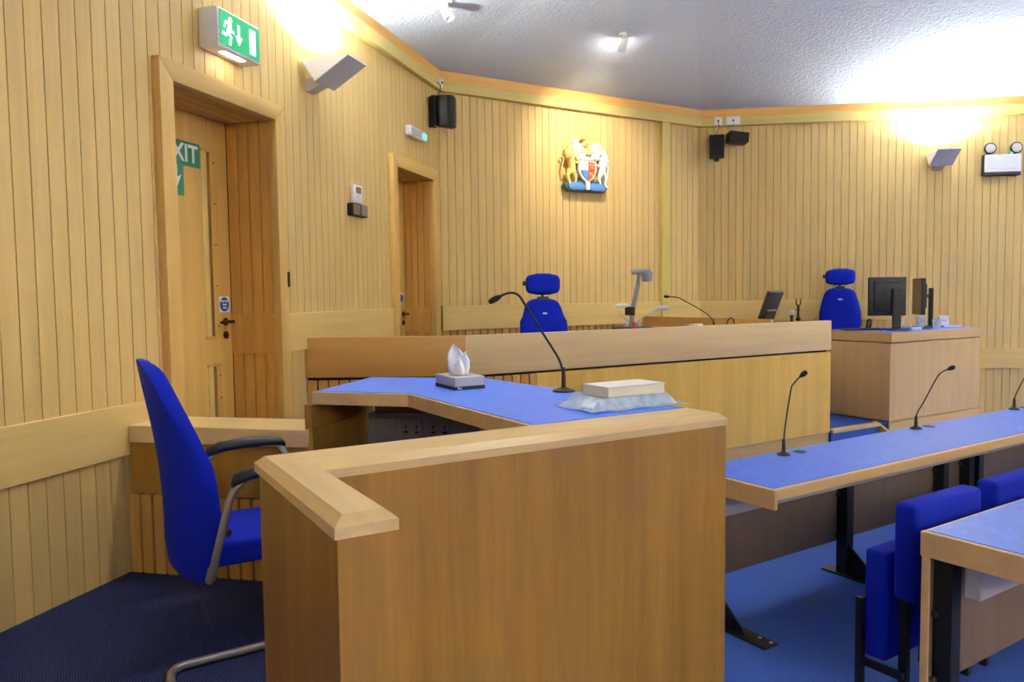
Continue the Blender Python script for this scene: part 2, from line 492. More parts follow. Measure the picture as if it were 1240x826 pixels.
wall_right = struct(MB().box(-.02, S3_END, .018, .16, 0, Z_CT).obj('wall_right', 'groove', None, F3), 'boarded beech wall on the clerk side')
SB = 2.33
planks(wall_right, 0, 6.5, lambda a, b: [(RD[1], Z_CB + .01), (Z_DAIS, RD[0])] if b <= SB else [(.843, Z_CB + .01), (.0, .60)])
bx('rail', 'railwood', wall_right, 0, SB, -.022, .018, RD[0], RD[1], bevel=.003)
bx('rail', 'railwood', wall_right, SB + .2, 6.5, -.022, .018, .60, .843, bevel=.003)
bx('plain_panel', 'railwood', wall_right, 6.5, S3_END, -.005, .018, 0, Z_CB)
cornice(wall_right, 0, S3_END)

# the rest of the room, behind the camera
def plain_wall(name, a, b):
    a, b = Vector(a).to_3d(), Vector(b).to_3d(); d = b - a
    m = T(a.x, a.y, 0, math.atan2(d.y, d.x))
    return struct(MB().box(0, d.length, -.15, 0, 0, Z_CT).obj(name, 'plank', None, m), name.replace('_', ' ') + ' of beech boarding out of view')
plain_wall('wall_side', ROOM[0], ROOM[1]); plain_wall('wall_corner', ROOM[1], ROOM[2]); plain_wall('wall_rear', ROOM[2], ROOM[3])
plain_wall('wall_far_corner', ROOM[3], ROOM[4]); plain_wall('wall_far_side', ROOM[4], ROOM[5])

# ---------------------------------------------------------------- doors
def door_frame(name, d, zb, label):
    il, ir, ol, orr = d
    root = bpy.data.objects.new(name, None); COL.objects.link(root); root.matrix_world = F1
    struct(root, label)
    y0, y1 = -.05, .02
    MB().prism([(ol, zb), (il, zb), (il, DT), (ol, DTO)], y0, y1, 'y').obj('jamb', 'framewood', root, I4, .006, 2)
    MB().prism([(ir, zb), (orr, zb), (orr, DTO), (ir, DT)], y0, y1, 'y').obj('jamb', 'framewood', root, I4, .006, 2)
    MB().prism([(il, DT), (ir, DT), (orr, DTO), (ol, DTO)], y0, y1, 'y').obj('head', 'framehead', root, I4, .006, 2)
    return root
door1 = door_frame('door_1', D1, Z_PLAT, 'recessed beech door with narrow glazed slots and exit notice')
LY = REC1            # face of the leaf
leaf = MB()
VX0, VX1 = 1.132, 1.168
for (x0, x1, z0, z1) in ((D1[0], VX0, Z_PLAT, DT), (VX1, D1[1] - .003, Z_PLAT, DT), (VX0, VX1, Z_PLAT, .42), (VX0, VX1, 1.128, 1.328), (VX0, VX1, 2.50, DT)):
    leaf.box(x0, x1, LY, LY + .045, z0, z1)
leaf = leaf.obj('leaf', 'doorwood', door1)
for z0, z1 in ((1.328, 2.50), (.42, 1.128)):
    g = bx('pane', 'door_glass', door1, VX0, VX1, LY + .028, LY + .034, z0, z1)
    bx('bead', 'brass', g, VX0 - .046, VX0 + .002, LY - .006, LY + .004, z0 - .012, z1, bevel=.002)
    bx('bead', 'doorwood', g, VX1 - .004, VX1 + .045, LY - .006, LY + .004, z0 - .02, z1 + .02, bevel=.002)
    bx('bead', 'doorwood', g, VX0 - .052, VX1 + .045, LY - .007, LY + .004, z1, z1 + .02, bevel=.002)
    bx('bead', 'doorwood', g, VX0 - .052, VX1 + .045, LY - .007, LY + .004, z0 - .02, z0, bevel=.002)
    for k in range(5):
        MB().lathe([(.005, 0), (.005, -.003)], (VX1 + .03, LY - .006, z0 + .06 + (z1 - z0 - .12) * k / 4), 8, 'y').obj('screw', 'brown_metal', g)
def lever(root, x, y, z, sx=1):
    h = MB().lathe([(.026, 0), (.026, -.008), (.02, -.012)], (x, y, z), 16, 'y')
    h.lathe([(.010, -.01), (.010, -.055)], (x, y, z), 12, 'y')
    hd = h.obj('handle', 'brown_metal', root, smooth=True)
    MB().tube([(x + .02 * sx, y - .05, z), (x - .05 * sx, y - .055, z + .002), (x - .11 * sx, y - .05, z - .002)], [.012, .011, .009], 10).obj('lever', 'brown_metal', hd, smooth=True)
    MB().lathe([(.025, 0), (.025, -.008), (.019, -.011)], (x, y, z - .088), 16, 'y').obj('lock_rose', 'brown_metal', root, smooth=True)
lever(door1, 1.275, LY, 1.415)
SH = T(-.052, 0, -.008)
# exit notice on the leaf, E hidden by the frame from the photograph's place
nb = bx('exit_notice', 'sign_green', door1, .70, 1.127, LY - .003, LY, 2.392, 2.540, SH)
nb['label'] = 'green EXIT notice stuck on the door'
text('lettering', 'EXIT', .150, 'sign_white', nb, T(1.108, LY - .004, 2.464) @ UPRIGHT, True, align='RIGHT')
na = bx('arrow_notice', 'sign_green', door1, .79, .970, LY - .003, LY, 2.205, 2.390, SH)
MB().prism([(.878, 2.385), (.912, 2.385), (.912, 2.31), (.950, 2.335), (.895, 2.228), (.838, 2.335), (.878, 2.31)], LY - .005, LY - .002, 'y').obj('arrow', 'sign_white', na)
fs = bx('fire_notice', 'sign_white', door1, 1.268, 1.372, LY - .003, LY, 1.486, 1.590, SH)
fs['label'] = 'white square with round blue fire door notice'
MB().lathe([(.047, 0), (.047, -.002)], (1.32, LY - .003, 1.538), 24, 'y').obj('blue_disc', 'sign_blue', fs)
for k, w in enumerate(('Fire door', 'keep', 'shut')):
    text('lettering', w, .021, 'sign_white', fs, T(1.32, LY - .0056, 1.560 - .022 * k) @ UPRIGHT, True)
bx('closer_stop', 'brass', door1, 1.155, 1.175, LY - .012, LY, 2.670, 2.690, SH, bevel=.003)
bx('frame_catch', 'black_metal', door1, 1.430, 1.450, -.058, -.05, 1.64, 1.74)

door2 = door_frame('door_2', D2, Z_DAIS, 'smaller recessed beech doorway in the corner by the bench')
MB().box(D2[0], D2[1], REC2, REC2 + .045, Z_DAIS, DT).obj('leaf', 'doorwood', door2)
lever(door2, 4.045, REC2, 1.39)
f2 = bx('fire_notice', 'sign_white', door2, 3.96, 4.05, REC2 - .003, REC2, 1.50, 1.60)
MB().lathe([(.04, 0), (.04, -.002)], (4.005, REC2 - .003, 1.55), 20, 'y').obj('blue_disc', 'sign_blue', f2)

# ================================================================ LIGHT FITTINGS
def uplighter(s0, s1, z, F, label, power=None, yw=0):
    root = thing('wall_uplighter', label, 'wall light', F @ T((s0 + s1) / 2, yw, z), 'wedge wall uplighters')
    w = (s1 - s0) / 2
    th = .006
    a, b, c = (-.03, .155), (-.38, .165), (-.125, .012)     # wall top, outer top, bottom (y, z)
    def plate(p, q, name, x0, x1, mat):
        d = Vector((q[0] - p[0], q[1] - p[1])).normalized(); nn = Vector((-d.y, d.x)) * th
        MB().prism([p, q, (q[0] + nn.x, q[1] + nn.y), (p[0] + nn.x, p[1] + nn.y)], x0, x1, 'x').obj(name, mat, root)
    plate(c, b, 'shade_plate', -w, w, 'grey_metal')
    plate(a, c, 'shade_plate', -w, w, 'grey_metal')
    for x in (-w, w - th): MB().prism([a, b, c], x, x + th, 'x').obj('cheek', 'white_plastic', root)
    bx('lip', 'white_plastic', root, -w, w, -.386, -.376, .160, .172)
    MB().prism([(-.145, .03), (-.145, .016), (-.03, -.03), (0, -.03), (0, .06), (-.09, .06)], -.05, .05, 'x').obj('bracket', 'light_metal', root)
    MB().tube([(-w + .04, -.16, .085), (w - .04, -.16, .085)], .008, 8).obj('lamp', 'lamp_glow', root)
    l = bpy.data.lights.new('uplight', 'AREA'); l.shape = 'RECTANGLE'; l.size = (s1 - s0) * .8; l.size_y = .12
    l.energy = power if power else UPLIGHT_W; l.color = (.95, 1, .96); l.spread = R(155)
    lo = bpy.data.objects.new('uplight_source', l); COL.objects.link(lo)
    lo.parent = root; lo.matrix_local = T(0, -.18, .165) @ Matrix.Rotation(PI, 4, 'X') @ Matrix.Rotation(R(20), 4, 'X')
    return root
uplighter(1.720, 1.990, 3.048, F1, 'grey wedge uplighter glowing on the wall right of the exit door')
uplighter(2.690, 2.950, 3.050, F3, 'grey wedge uplighter glowing on the clerk side wall')
def on_wall(i, t):
    a, b = Vector(ROOM[i]).to_3d(), Vector(ROOM[(i + 1) % len(ROOM)]).to_3d(); d = b - a
    p = a + d * t
    return T(p.x, p.y, 0, math.atan2(d.y, d.x) + PI)
uplighter(6.6, 6.87, 3.05, F3, 'uplighter further along the clerk side wall, out of frame', UPLIGHT_W * 3.2)
for i, t, nm in ((1, .5, 'rear corner wall'), (2, .25, 'rear wall near its corner'), (2, .75, 'rear wall far end'), (3, .5, 'far corner wall'), (4, .5, 'far side wall')):
    uplighter(-.135, .135, 3.05, on_wall(i, t), 'uplighter on the ' + nm + ' behind the viewer', UPLIGHT_W * 3.9)

def ceiling_spot(loc, target, label, lit, power=0, size=86):
    d = (Vector(target) - Vector(loc)).normalized()
    root = thing('ceiling_spotlight', label, 'spotlight', Matrix.Translation(loc), 'ceiling spotlights')
    q = d.to_track_quat('Z', 'Y').to_matrix().to_4x4()
    MB().lathe([(.045, .06), (.045, .085)], (0, 0, .04), 16).obj('ceiling_rose', 'white_plastic', root)
    MB().tube([(0, 0, .11), (0, 0, .0)], .009, 8).obj('stem', 'white_plastic', root)
    MB().lathe([(.025, -.09), (.035, -.08), (.04, 0), (.046, .05), (.042, .05), (.035, .01)], (0, 0, 0), 18).obj('shade', 'white_plastic', root, q, smooth=True)
    MB().lathe([(.034, .03), (.034, .034)], (0, 0, 0), 16).obj('lamp', 'halogen' if lit else 'white_plastic', root, q)
    if lit:
        l = bpy.data.lights.new('spot', 'SPOT'); l.energy = power or SPOT_W; l.spot_size = R(size); l.spot_blend = .9; l.color = (1, .91, .76) if not power else (1, .96, .88); l.shadow_soft_size = .03 if not power else .12
        lo = bpy.data.objects.new('spot_source', l); COL.objects.link(lo); lo.parent = root
        lo.matrix_local = q @ T(0, 0, .06) @ Matrix.Rotation(PI, 4, 'X')
        if power: return
        l = bpy.data.lights.new('spill', 'POINT'); l.energy = 1.6; l.color = (1, .93, .86); l.shadow_soft_size = .02
        lo = bpy.data.objects.new('spill_source', l); COL.objects.link(lo); lo.parent = root
        lo.matrix_local = q @ T(0, 0, .07)
ceiling_spot((4.93, 6.10, 4.02), (5.27, 7.2, 3.10), 'lit halogen spotlight on the ceiling aimed at the royal arms', True)
ceiling_spot((2.90, 5.90, 3.92), (3.4, 5.2, 2.4), 'unlit white spotlight at the top edge of the ceiling', False)

ceiling_spot((3.1, 2.5, 4.34), (-.5, 3.4, .1), 'added unseen spotlight high over the well, brightening the witness platform', True, 70, 75)  # extra lamp added out of view to brighten the platform and lower wall

# illuminated exit sign
ex = thing('exit_sign', 'illuminated green running man sign box above the door', 'exit sign', F1 @ T(.875, 0, 3.09))
MB().box(-.205, .205, -.13, -.0, -.112, .112).obj('housing', 'white_plastic', ex, I4, .014, 2)
pn = bx('sign_face', 'lit_green', ex, -.188, .188, -.134, -.128, -.094, .096)
def stroke(mb, pts, w, y0, y1):
    for a, b in zip(pts[:-1], pts[1:]):
        a, b = Vector(a), Vector(b); d = (b - a).normalized(); nn = Vector((-d.y, d.x)) * w / 2
        a = a - d * w * .25; b = b + d * w * .25
        mb.prism([tuple(a - nn), tuple(b - nn), tuple(b + nn), tuple(a + nn)], y0, y1, 'y')
man = MB()
U = lambda x, z: (x, z)
man.lathe([(.017, -.1375), (.017, -.1345)], (-.098, 0, .058), 14, 'y')
stroke(man, [(-.100, .034), (-.116, -.014)], .030, -.1375, -.1345)
stroke(man, [(-.108, .034), (-.140, .040), (-.152, .008)], .013, -.1372, -.1345)
stroke(man, [(-.100, .026), (-.084, .000), (-.066, -.004)], .013, -.1372, -.1345)
stroke(man, [(-.116, -.018), (-.138, -.034), (-.168, -.030)], .017, -.1373, -.1345)
stroke(man, [(-.112, -.016), (-.094, -.036), (-.104, -.078)], .017, -.1373, -.1345)
man.obj('running_man', 'lit_white', pn)
MB().prism([(-.028, .055), (-.010, .055), (-.010, -.012), (.012, -.012), (-.019, -.062), (-.050, -.012), (-.028, -.012)], -.1375, -.1345, 'y').obj('down_arrow', 'lit_white', pn)
MB().prism([(.085, -.076), (.142, -.076), (.142, .07), (.085, .07)], -.1375, -.1345, 'y').obj('door_mark', 'lit_white', pn)
bx('downlight_strip', 'lamp_glow', ex, -.105, .090, -.10, -.06, -.1145, -.111)

# small emergency light
em = thing('emergency_light', 'slim white emergency light with green glow above the corner doorway', 'emergency light', F1 @ T(3.74, 0, 3.098))
MB().box(-.205, .205, -.055, 0, -.047, .047).obj('housing', 'white_plastic', em, I4, .012, 2)
MB().box(-.17, .19, -.062, -.05, -.034, .034).obj('diffuser', 'light_metal', em, I4, .006, 2)
MB().box(.09, .17, -.066, -.058, -.03, .02).obj('indicator', 'led_green', em, I4, .004, 1)

# thermostat and switches
th = thing('thermostat', 'white thermostat with small grey display between the doors', 'thermostat', F1 @ T(2.52, 0, 2.385))
MB().box(-.075, .075, -.03, 0, -.072, .072).obj('case', 'white_plastic', th, I4, .006, 2)
bx('display', 'taupe', th, -.035, .05, -.032, -.029, .006, .056)
MB().lathe([(.006, -.03), (.006, -.033)], (-.005, 0, -.02), 8, 'y').obj('button', 'light_metal', th)
sw = thing('switch_box', 'pair of dark square switches under the thermostat', 'switch', F1 @ T(2.51, 0, 2.255))
MB().box(-.13, .13, -.05, 0, -.048, .048).obj('pattress', 'black_metal', sw, I4, .004, 1)
for x in (-.066, .066): MB().box(x - .056, x + .056, -.056, -.045, -.042, .042).obj('switch_plate', 'taupe', sw, I4, .004, 1)

# ---------------------------------------------------------------- speakers, sockets, projector, twin spots
def socket_plate(F, s, z, w, label):
    r = thing('socket_plate', label, 'socket', F @ T(s, -.055, z), 'white socket plates on the cornice')
    MB().box(-w / 2, w / 2, -.012, 0, -.05, .05).obj('plate', 'white_plastic', r, I4, .004, 1)
    MB().lathe([(.012, -.012), (.012, -.022)], (0, 0, .0), 10, 'y').obj('plug', 'black_plastic', r)
    return r
socket_plate(F1, 4.345, 3.725, .09, 'small white socket plate on the cornice above the corner speaker')
socket_plate(F3, .222, 3.715, .10, 'single white socket plate above the plain black speaker')
socket_plate(F3, .405, 3.715, .17, 'double white socket plate above the tilted black speaker box')
def speaker(M, w, d, h, label, wedge=True):
    r = thing('wall_speaker', label, 'speaker', M, 'black wall speakers')
    if wedge:
        pr = [(-w / 2, .0), (w / 2, .0), (w / 2, -d * .55), (w * .1, -d), (-w * .1, -d), (-w / 2, -d * .55)]
    else:
        pr = [(-w / 2, 0), (w / 2, 0), (w / 2, -d), (-w / 2, -d)]
    MB().prism(pr, -h / 2, h / 2).obj('cabinet', 'black_plastic', r, I4, .012, 2)
    gr = [(p[0] * .9, p[1] - .004) for p in pr if p[1] < -d * .3]
    MB().prism([(gr[0][0], gr[0][1] + .02)] + gr + [(gr[-1][0], gr[-1][1] + .02)], -h * .45, h * .45).obj('grille', 'black_mesh', r)
    return r
sp1 = speaker(T(3.395, 7.03, 3.392, R(8)), .205, .15, .30, 'black wedge speaker on a bracket in the wall corner')
b1 = MB(); b1.box(-.135, -.125, -.05, .10, -.15, .15).box(-.135, -.08, .0, .02, .148, .156).box(-.135, -.08, .0, .02, -.156, -.148)
b1.box(-.14, .05, .0, .04, -.02, .02).box(.0, .04, .03, .17, -.02, .02)
b1.obj('bracket', 'black_metal', sp1)
tag(MB().tube([(3.36, 7.10, 3.71), (3.385, 7.06, 3.67), (3.37, 7.05, 3.60), (3.33, 7.06, 3.555)], .004, 6).obj('speaker_cable', 'black_plastic'), 'thin black cable from the cornice socket to the corner speaker', 'cable')
sp2 = speaker(F3 @ T(.207, -.03, 3.395) @ T(rz=R(-6)), .185, .11, .285, 'plain upright black speaker below the single socket', False)
bx('bracket', 'black_metal', sp2, -.03, .03, 0, .03, -.17, -.05)
pj = speaker(F3 @ T(.425, -.05, 3.475, R(14), R(-6), R(6)), .25, .16, .125, 'tilted black speaker box under the double socket', False)
MB().lathe([(.018, .0), (.022, .03), (.012, .055)], (-.03, -.06, .06), 12).obj('mount', 'light_metal', pj, smooth=True)
MB().lathe([(.010, .0), (.014, .02), (.008, .03)], (.06, -.06, .06), 10).obj('knob', 'brass', pj, smooth=True)
bx('bracket', 'black_metal', pj, -.03, .03, -.02, .06, .0, .05)
for a, b, nm in (((.222, 3.70), (.19, 3.54), 'thin black cable hanging to the plain upright speaker'), ((.405, 3.70), (.37, 3.54), 'thin grey cable hanging to the tilted speaker box')):
    q = [F3 @ Vector((a[0], -.075, a[1])), F3 @ Vector((a[0] + .01, -.09, (a[1] + b[1]) / 2)), F3 @ Vector((b[0], -.085, b[1]))]
    tag(MB().tube(q, .004, 6).obj('speaker_cable', 'black_plastic' if a[0] < .3 else 'light_metal'), nm, 'cable')

tw = thing('twin_spot_unit', 'white emergency box with two round lamps on the clerk side wall', 'emergency light', F3 @ T(3.535, 0, 3.065))
MB().box(-.21, .21, -.07, 0, -.135, .115).obj('case', 'black_plastic', tw, I4, .006, 1)
MB().box(-.202, .202, -.085, -.06, -.098, .112).obj('cover', 'white_plastic', tw, I4, .006, 1)
for k in range(9): bx('print', 'light_metal', tw, -.13 + k * .032, -.108 + k * .032, -.0862, -.084, -.062, -.054)
for x in (-.145, .145):
    hd = MB().lathe([(.03, .02), (.062, -.02), (.068, -.055), (.062, -.06)], (x, -.03, .185), 20, 'y').obj('lamp_head', 'black_plastic', tw, smooth=True)
    MB().lathe([(.056, -.0595), (.045, -.064)], (x, -.03, .185), 20, 'y').obj('lens', 'light_metal', hd, smooth=True)
    bx('lamp_neck', 'black_plastic', tw, x - .015, x + .015, -.045, -.015, .11, .15)
MB().ell((.10, -.07, .125), (.012, .012, .012), 8, 6).obj('indicator', 'led_green', tw)

# ---------------------------------------------------------------- royal coat of arms
ca = thing('coat_of_arms', 'carved royal coat of arms with gold lion and white unicorn', 'coat of arms', F2 @ T(1.81, -.014, 2.735))
def a(fx, fz, y=0): return (-.34 + .68 * fx, -y, .66 * fz)
def relief(mb, poly, y0, y1): mb.prism([(-.34 + .68 * x, .66 * z) for x, z in poly], -y1, -y0, 'y')
base = MB(); relief(base, [(.06, .06), (.13, .0), (.5, -.005), (.87, .0), (.94, .06), (.93, .12), (.82, .19), (.64, .20), (.5, .15), (.38, .20), (.2, .19), (.06, .13)], 0, .07)
base.obj('mound', 'arms_green', ca, I4, .012, 2)
sc = MB()
for x0, x1 in ((.13, .46), (.54, .89)):
    relief(sc, [(x0, .05), (x0 + .05, .022), (x1 - .04, .022), (x1, .05), (x1, .10), (x1 - .06, .15), (x0 + .07, .15), (x0, .10)], .06, .085)
sc.obj('scroll', 'arms_blue', ca, I4, .006, 2)
pst = MB(); relief(pst, [(.48, .03), (.54, .03), (.55, .16), (.47, .16)], .06, .10); pst.obj('ribbon', 'white_paint', ca, I4, .006, 1)
gt = MB(); relief(gt, [(.34, .52), (.52, .55), (.70, .52), (.70, .34), (.64, .23), (.52, .15), (.40, .23), (.34, .34)], .03, .08); gt.obj('garter', 'white_paint', ca, I4, .010, 2)
for pts, mat in (([(.375, .50), (.52, .515), (.52, .36), (.375, .36)], 'white_paint'), ([(.525, .515), (.665, .50), (.665, .36), (.525, .36)], 'red_paint'),
                 ([(.375, .355), (.52, .355), (.52, .19), (.43, .25), (.378, .33)], 'arms_blue'), ([(.525, .355), (.665, .355), (.66, .33), (.61, .25), (.525, .19)], 'red_paint')):
    m = MB(); relief(m, pts, .07, .092); m.obj('shield_quarter', mat, ca, I4, .004, 1)
for cx, cz in ((.56, .46), (.62, .46), (.59, .41), (.41, .46), (.47, .46), (.56, .31), (.60, .28)):
    MB().ell(a(cx, cz, .094), (.014, .006, .010), 8, 6).obj('charge', 'gold_paint', ca)
MB().tube([a(.37, .66, .05), a(.42, .56, .07), a(.62, .56, .07), a(.67, .66, .05)], [.02, .03, .03, .02], 8).obj('helmet', 'white_paint', ca, smooth=True)
ml = MB()
for pth, r0 in (([(.37, .56), (.28, .62), (.24, .71), (.28, .79), (.24, .84)], .040), ([(.40, .60), (.34, .70), (.35, .79), (.30, .87)], .042), ([(.67, .56), (.75, .62), (.78, .70), (.73, .77), (.77, .81)], .040), ([(.64, .60), (.69, .70), (.67, .78), (.71, .84)], .042), ([(.42, .64), (.52, .69), (.62, .64)], .055), ([(.44, .70), (.40, .80)], .03), ([(.60, .70), (.63, .79)], .03)):
    n_ = len(pth); ml.tube([a(x, z, .05 + .012 * math.sin(5 * i)) for i, (x, z) in enumerate(pth)], [r0 * (1 - .62 * i / (n_ - 1)) for i in range(n_)], 8)
    ml.ell(a(pth[-1][0], pth[-1][1], .05), (.020, .018, .016), 8, 6)
ml.obj('mantling', 'white_paint', ca, smooth=True)
cr = MB(); relief(cr, [(.41, .64), (.63, .64), (.66, .73), (.60, .70), (.56, .76), (.52, .71), (.48, .76), (.44, .70), (.38, .73)], .05, .09); cr.obj('crown', 'gold_paint', ca, I4, .006, 1)
ls = MB(); ls.tube([a(.44, .78, .06), a(.50, .84, .06), a(.55, .85, .06)], [.02, .028, .022], 8).ell(a(.46, .92, .06), (.032, .03, .035)).tube([a(.44, .84, .06), a(.43, .76, .06)], [.012, .010], 6).tube([a(.54, .84, .06), a(.55, .76, .06)], [.012, .01], 6)
ls.tube([a(.56, .84, .05), a(.61, .88, .05), a(.59, .95, .05)], [.008, .008, .012], 6)
ls.obj('crest_lion', 'gold_paint', ca, smooth=True)
li = MB()
li.ell(a(.16, .62, .06), (.062, .05, .075)).ell(a(.17, .70, .07), (.042, .035, .040)).ell(a(.20, .685, .10), (.020, .016, .016))
for q in range(4): li.tube([a(.125 + .03 * q, .75, .07), a(.125 + .03 * q, .80, .07)], [.012, .007], 6)
li.tube([a(.15, .66, .055), a(.20, .52, .055), a(.22, .38, .055), a(.20, .30, .055)], [.046, .046, .040, .036], 10)
li.tube([a(.22, .58, .06), a(.31, .62, .07), a(.36, .66, .07)], [.026, .02, .014], 8).tube([a(.22, .50, .06), a(.31, .48, .07), a(.36, .50, .07)], [.026, .02, .014], 8)
li.tube([a(.18, .36, .055), a(.13, .25, .055), a(.17, .14, .06), a(.14, .11, .07)], [.042, .026, .018, .016], 8).tube([a(.23, .34, .06), a(.29, .24, .06), a(.27, .15, .06), a(.31, .12, .07)], [.04, .026, .018, .016], 8)
li.tube([a(.16, .33, .04), a(.06, .26, .04), a(.03, .40, .04), a(.07, .52, .04), a(.02, .58, .04)], [.012, .011, .010, .012, .018], 6)
li.obj('lion_supporter', 'gold_paint', ca, smooth=True)
un = MB()
un.tube([a(.80, .68, .07), a(.86, .71, .06), a(.89, .64, .055), a(.86, .52, .055), a(.84, .40, .055), a(.85, .32, .055)], [.018, .032, .038, .050, .044, .036], 10)
un.tube([a(.84, .74, .06), a(.79, .86, .05)], [.008, .002], 6)
un.tube([a(.83, .56, .06), a(.74, .60, .07), a(.69, .64, .07)], [.024, .016, .012], 8).tube([a(.83, .48, .06), a(.74, .45, .07), a(.70, .48, .07)], [.024, .016, .012], 8)
un.tube([a(.86, .36, .055), a(.93, .26, .055), a(.90, .14, .06), a(.93, .10, .07)], [.038, .022, .015, .014], 8).tube([a(.82, .36, .06), a(.77, .25, .06), a(.80, .14, .06), a(.76, .11, .07)], [.036, .022, .015, .014], 8)
un.tube([a(.89, .38, .04), a(.97, .30, .04), a(.99, .45, .04), a(.94, .53, .04), a(.99, .58, .04)], [.012, .011, .010, .012, .018], 6)
un.tube([a(.90, .72, .05), a(.94, .62, .05), a(.92, .50, .05)], [.014, .016, .010], 6)
un.obj('unicorn_supporter', 'white_paint', ca, smooth=True)

# ================================================================ BENCH
bench = thing('judges_bench', 'long beech bench with upstand band and panelled front on the dais', 'bench', I4)
BY = 4.805; BXL, BXR = 2.463, 6.445
BT, BB, BBOT = 1.285, 1.000, .190
LE = Vector((w1p(1.70)[0], w1p(1.70)[1]))
LD = (Vector((BXL, BY)) - LE); LANG = math.atan2(LD.y, LD.x); LLEN = LD.length
ML = T(LE.x, LE.y, 0, LANG)
# front run: shaped so the two runs meet in a mitre
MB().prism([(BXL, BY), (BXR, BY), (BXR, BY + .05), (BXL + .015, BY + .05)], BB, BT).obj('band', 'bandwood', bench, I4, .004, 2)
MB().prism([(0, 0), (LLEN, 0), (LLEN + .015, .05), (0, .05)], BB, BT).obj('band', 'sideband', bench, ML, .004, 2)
SOLID = 3.06
PJ = [SOLID, 3.86, 4.72, 5.58, BXR]
for xa, xb in zip(PJ[:-1], PJ[1:]):
    bx('panel', 'benchwood', bench, xa, xb - (.0015 if xb < BXR else 0), BY + .006, BY + .05, BBOT, BB - .018)
bx('panel', 'benchwood', bench, BXR - .03, BXR, BY + .051, BY + .9, BBOT, BB + .2)
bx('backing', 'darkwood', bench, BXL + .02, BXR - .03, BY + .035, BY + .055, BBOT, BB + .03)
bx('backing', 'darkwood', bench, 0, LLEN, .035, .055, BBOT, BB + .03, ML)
bx('plinth', 'plinthwood', bench, BXL, BXR, BY + .02, BY + .06, 0, BBOT - .006)
x = BXL + .012
while x < SOLID - .03:
    bx('slat', 'slatwood', bench, x, x + .064, BY + .012, BY + .034, BBOT, BB - .02, bevel=.002); x += .0755
x = .012
while x < LLEN - .06:
    bx('slat', 'slatwood', bench, x, x + .064, .012, .034, BBOT, BB - .02, ML, bevel=.002); x += .0755
WT = 1.225
wt = MB().prism([(BXL + .25, BY + .05), (BXR - .01, BY + .05), (BXR - .01, BY + .75), (BXL + .35, BY + .75)], WT - .04, WT).obj('worktop', 'bandwood', bench)
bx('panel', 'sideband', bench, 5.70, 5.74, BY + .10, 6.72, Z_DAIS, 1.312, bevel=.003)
bx('return_top', 'bandwood', bench, 5.69, 6.05, BY + .76, 6.72, 1.16, 1.20)

# clerk's desk
cd = thing('clerk_desk', 'tall beech counter desk with blue top beside the bench', 'desk', I4)
KX0, KX1, KY0, KY1, KT = 7.313, 8.985, 4.744, 5.52, 1.140
MB().box(KX0 + .002, KX1 - .002, KY0 + .012, KY1, Z_PLAT + .012, KT - .115).obj('body', 'clerkwood', cd, I4, .002)
bx('plinth', 'plinthwood', cd, KX0 + .06, KX1, KY0 + .02, KY1 - .03, 0, Z_PLAT + .002)
MB().box(KX0, KX1, KY0, KY1, KT - .105, KT - .004).obj('edge_band', 'clerkband', cd, I4, .003)
bx('blue_inlay', 'blue_top', cd, KX0 + .02, KX1 - .02, KY0 + .02, KY1 - .02, KT - .006, KT)
bx('plinth_skirt', 'plinthwood', cd, KX0, KX1 - .002, KY0 + .004, KY0 + .02, .0, Z_PLAT - .004)

# ================================================================ WITNESS BOX
wb = thing('witness_box', 'beech witness box with capped front wall and angled blue desk', 'witness box', I4)
CT = 1.130
FX0, FX1 = .455, 2.085; FY = 1.985; FYB = 2.17
RX1 = .592; RY0 = 1.470
bx('panel', 'boxwood', wb, RX1, FX1 - .004, FY + .006, FY + .10, 0, CT - .044)
bx('panel', 'boxwood', wb, FX0 + .006, FX0 + .06, RY0 + .02, FYB - .01, 0, CT - .044)
bx('panel', 'boxwood', wb, FX0 + .006, RX1 - .004, RY0 + .004, RY0 + .02, 0, CT - .044)
bx('panel', 'boxwood', wb, RX1 - .022, RX1 - .004, RY0 + .02, FY + .02, 0, CT - .044)
bx('panel', 'boxwood', wb, FX0 + .06, FX1 - .06, FYB - .03, FYB - .012, Z_PLAT, CT - .044)
bx('panel', 'boxwood', wb, FX1 - .10, FX1 - .06, FY + .10, 3.5, 0, CT - .06)
def cap(poly, flat, name, mat):
    """top slab with sloping chamfers along every edge but the one numbered flat"""
    n_ = len(poly); ds = [0 if i == flat else .024 for i in range(n_)]
    top = []
    for i in range(n_):
        p0, p1, p2 = Vector(poly[i - 1]), Vector(poly[i]), Vector(poly[(i + 1) % n_])
        e1, e2 = (p1 - p0).normalized(), (p2 - p1).normalized()
        n1, n2 = Vector((-e1.y, e1.x)), Vector((-e2.y, e2.x))
        d1, d2 = ds[i - 1], ds[i]
        det = n1.x * n2.y - n1.y * n2.x
        if abs(det) < 1e-6:
            top.append((p1.x + n1.x * d1, p1.y + n1.y * d1)); continue
        top.append((p1.x + (d1 * n2.y - d2 * n1.y) / det, p1.y + (n1.x * d2 - n2.x * d1) / det))
    loops = [[(p[0], p[1], CT - .044) for p in poly], [(p[0], p[1], CT - .020) for p in poly], [(p[0], p[1], CT) for p in top]]
    return MB().loft(loops).obj(name, mat, wb)
e = .024
MI = RX1 - FX0
cap([(RX1, FY), (FX1, FY), (FX1, FYB + e), (FX0, FYB + e), (FX0, FY + MI)], 4, 'cap', 'capwood_x')
cap([(FX0, RY0), (RX1, RY0), (RX1, FY), (FX0, FY + MI)], 2, 'cap', 'capwood_y')
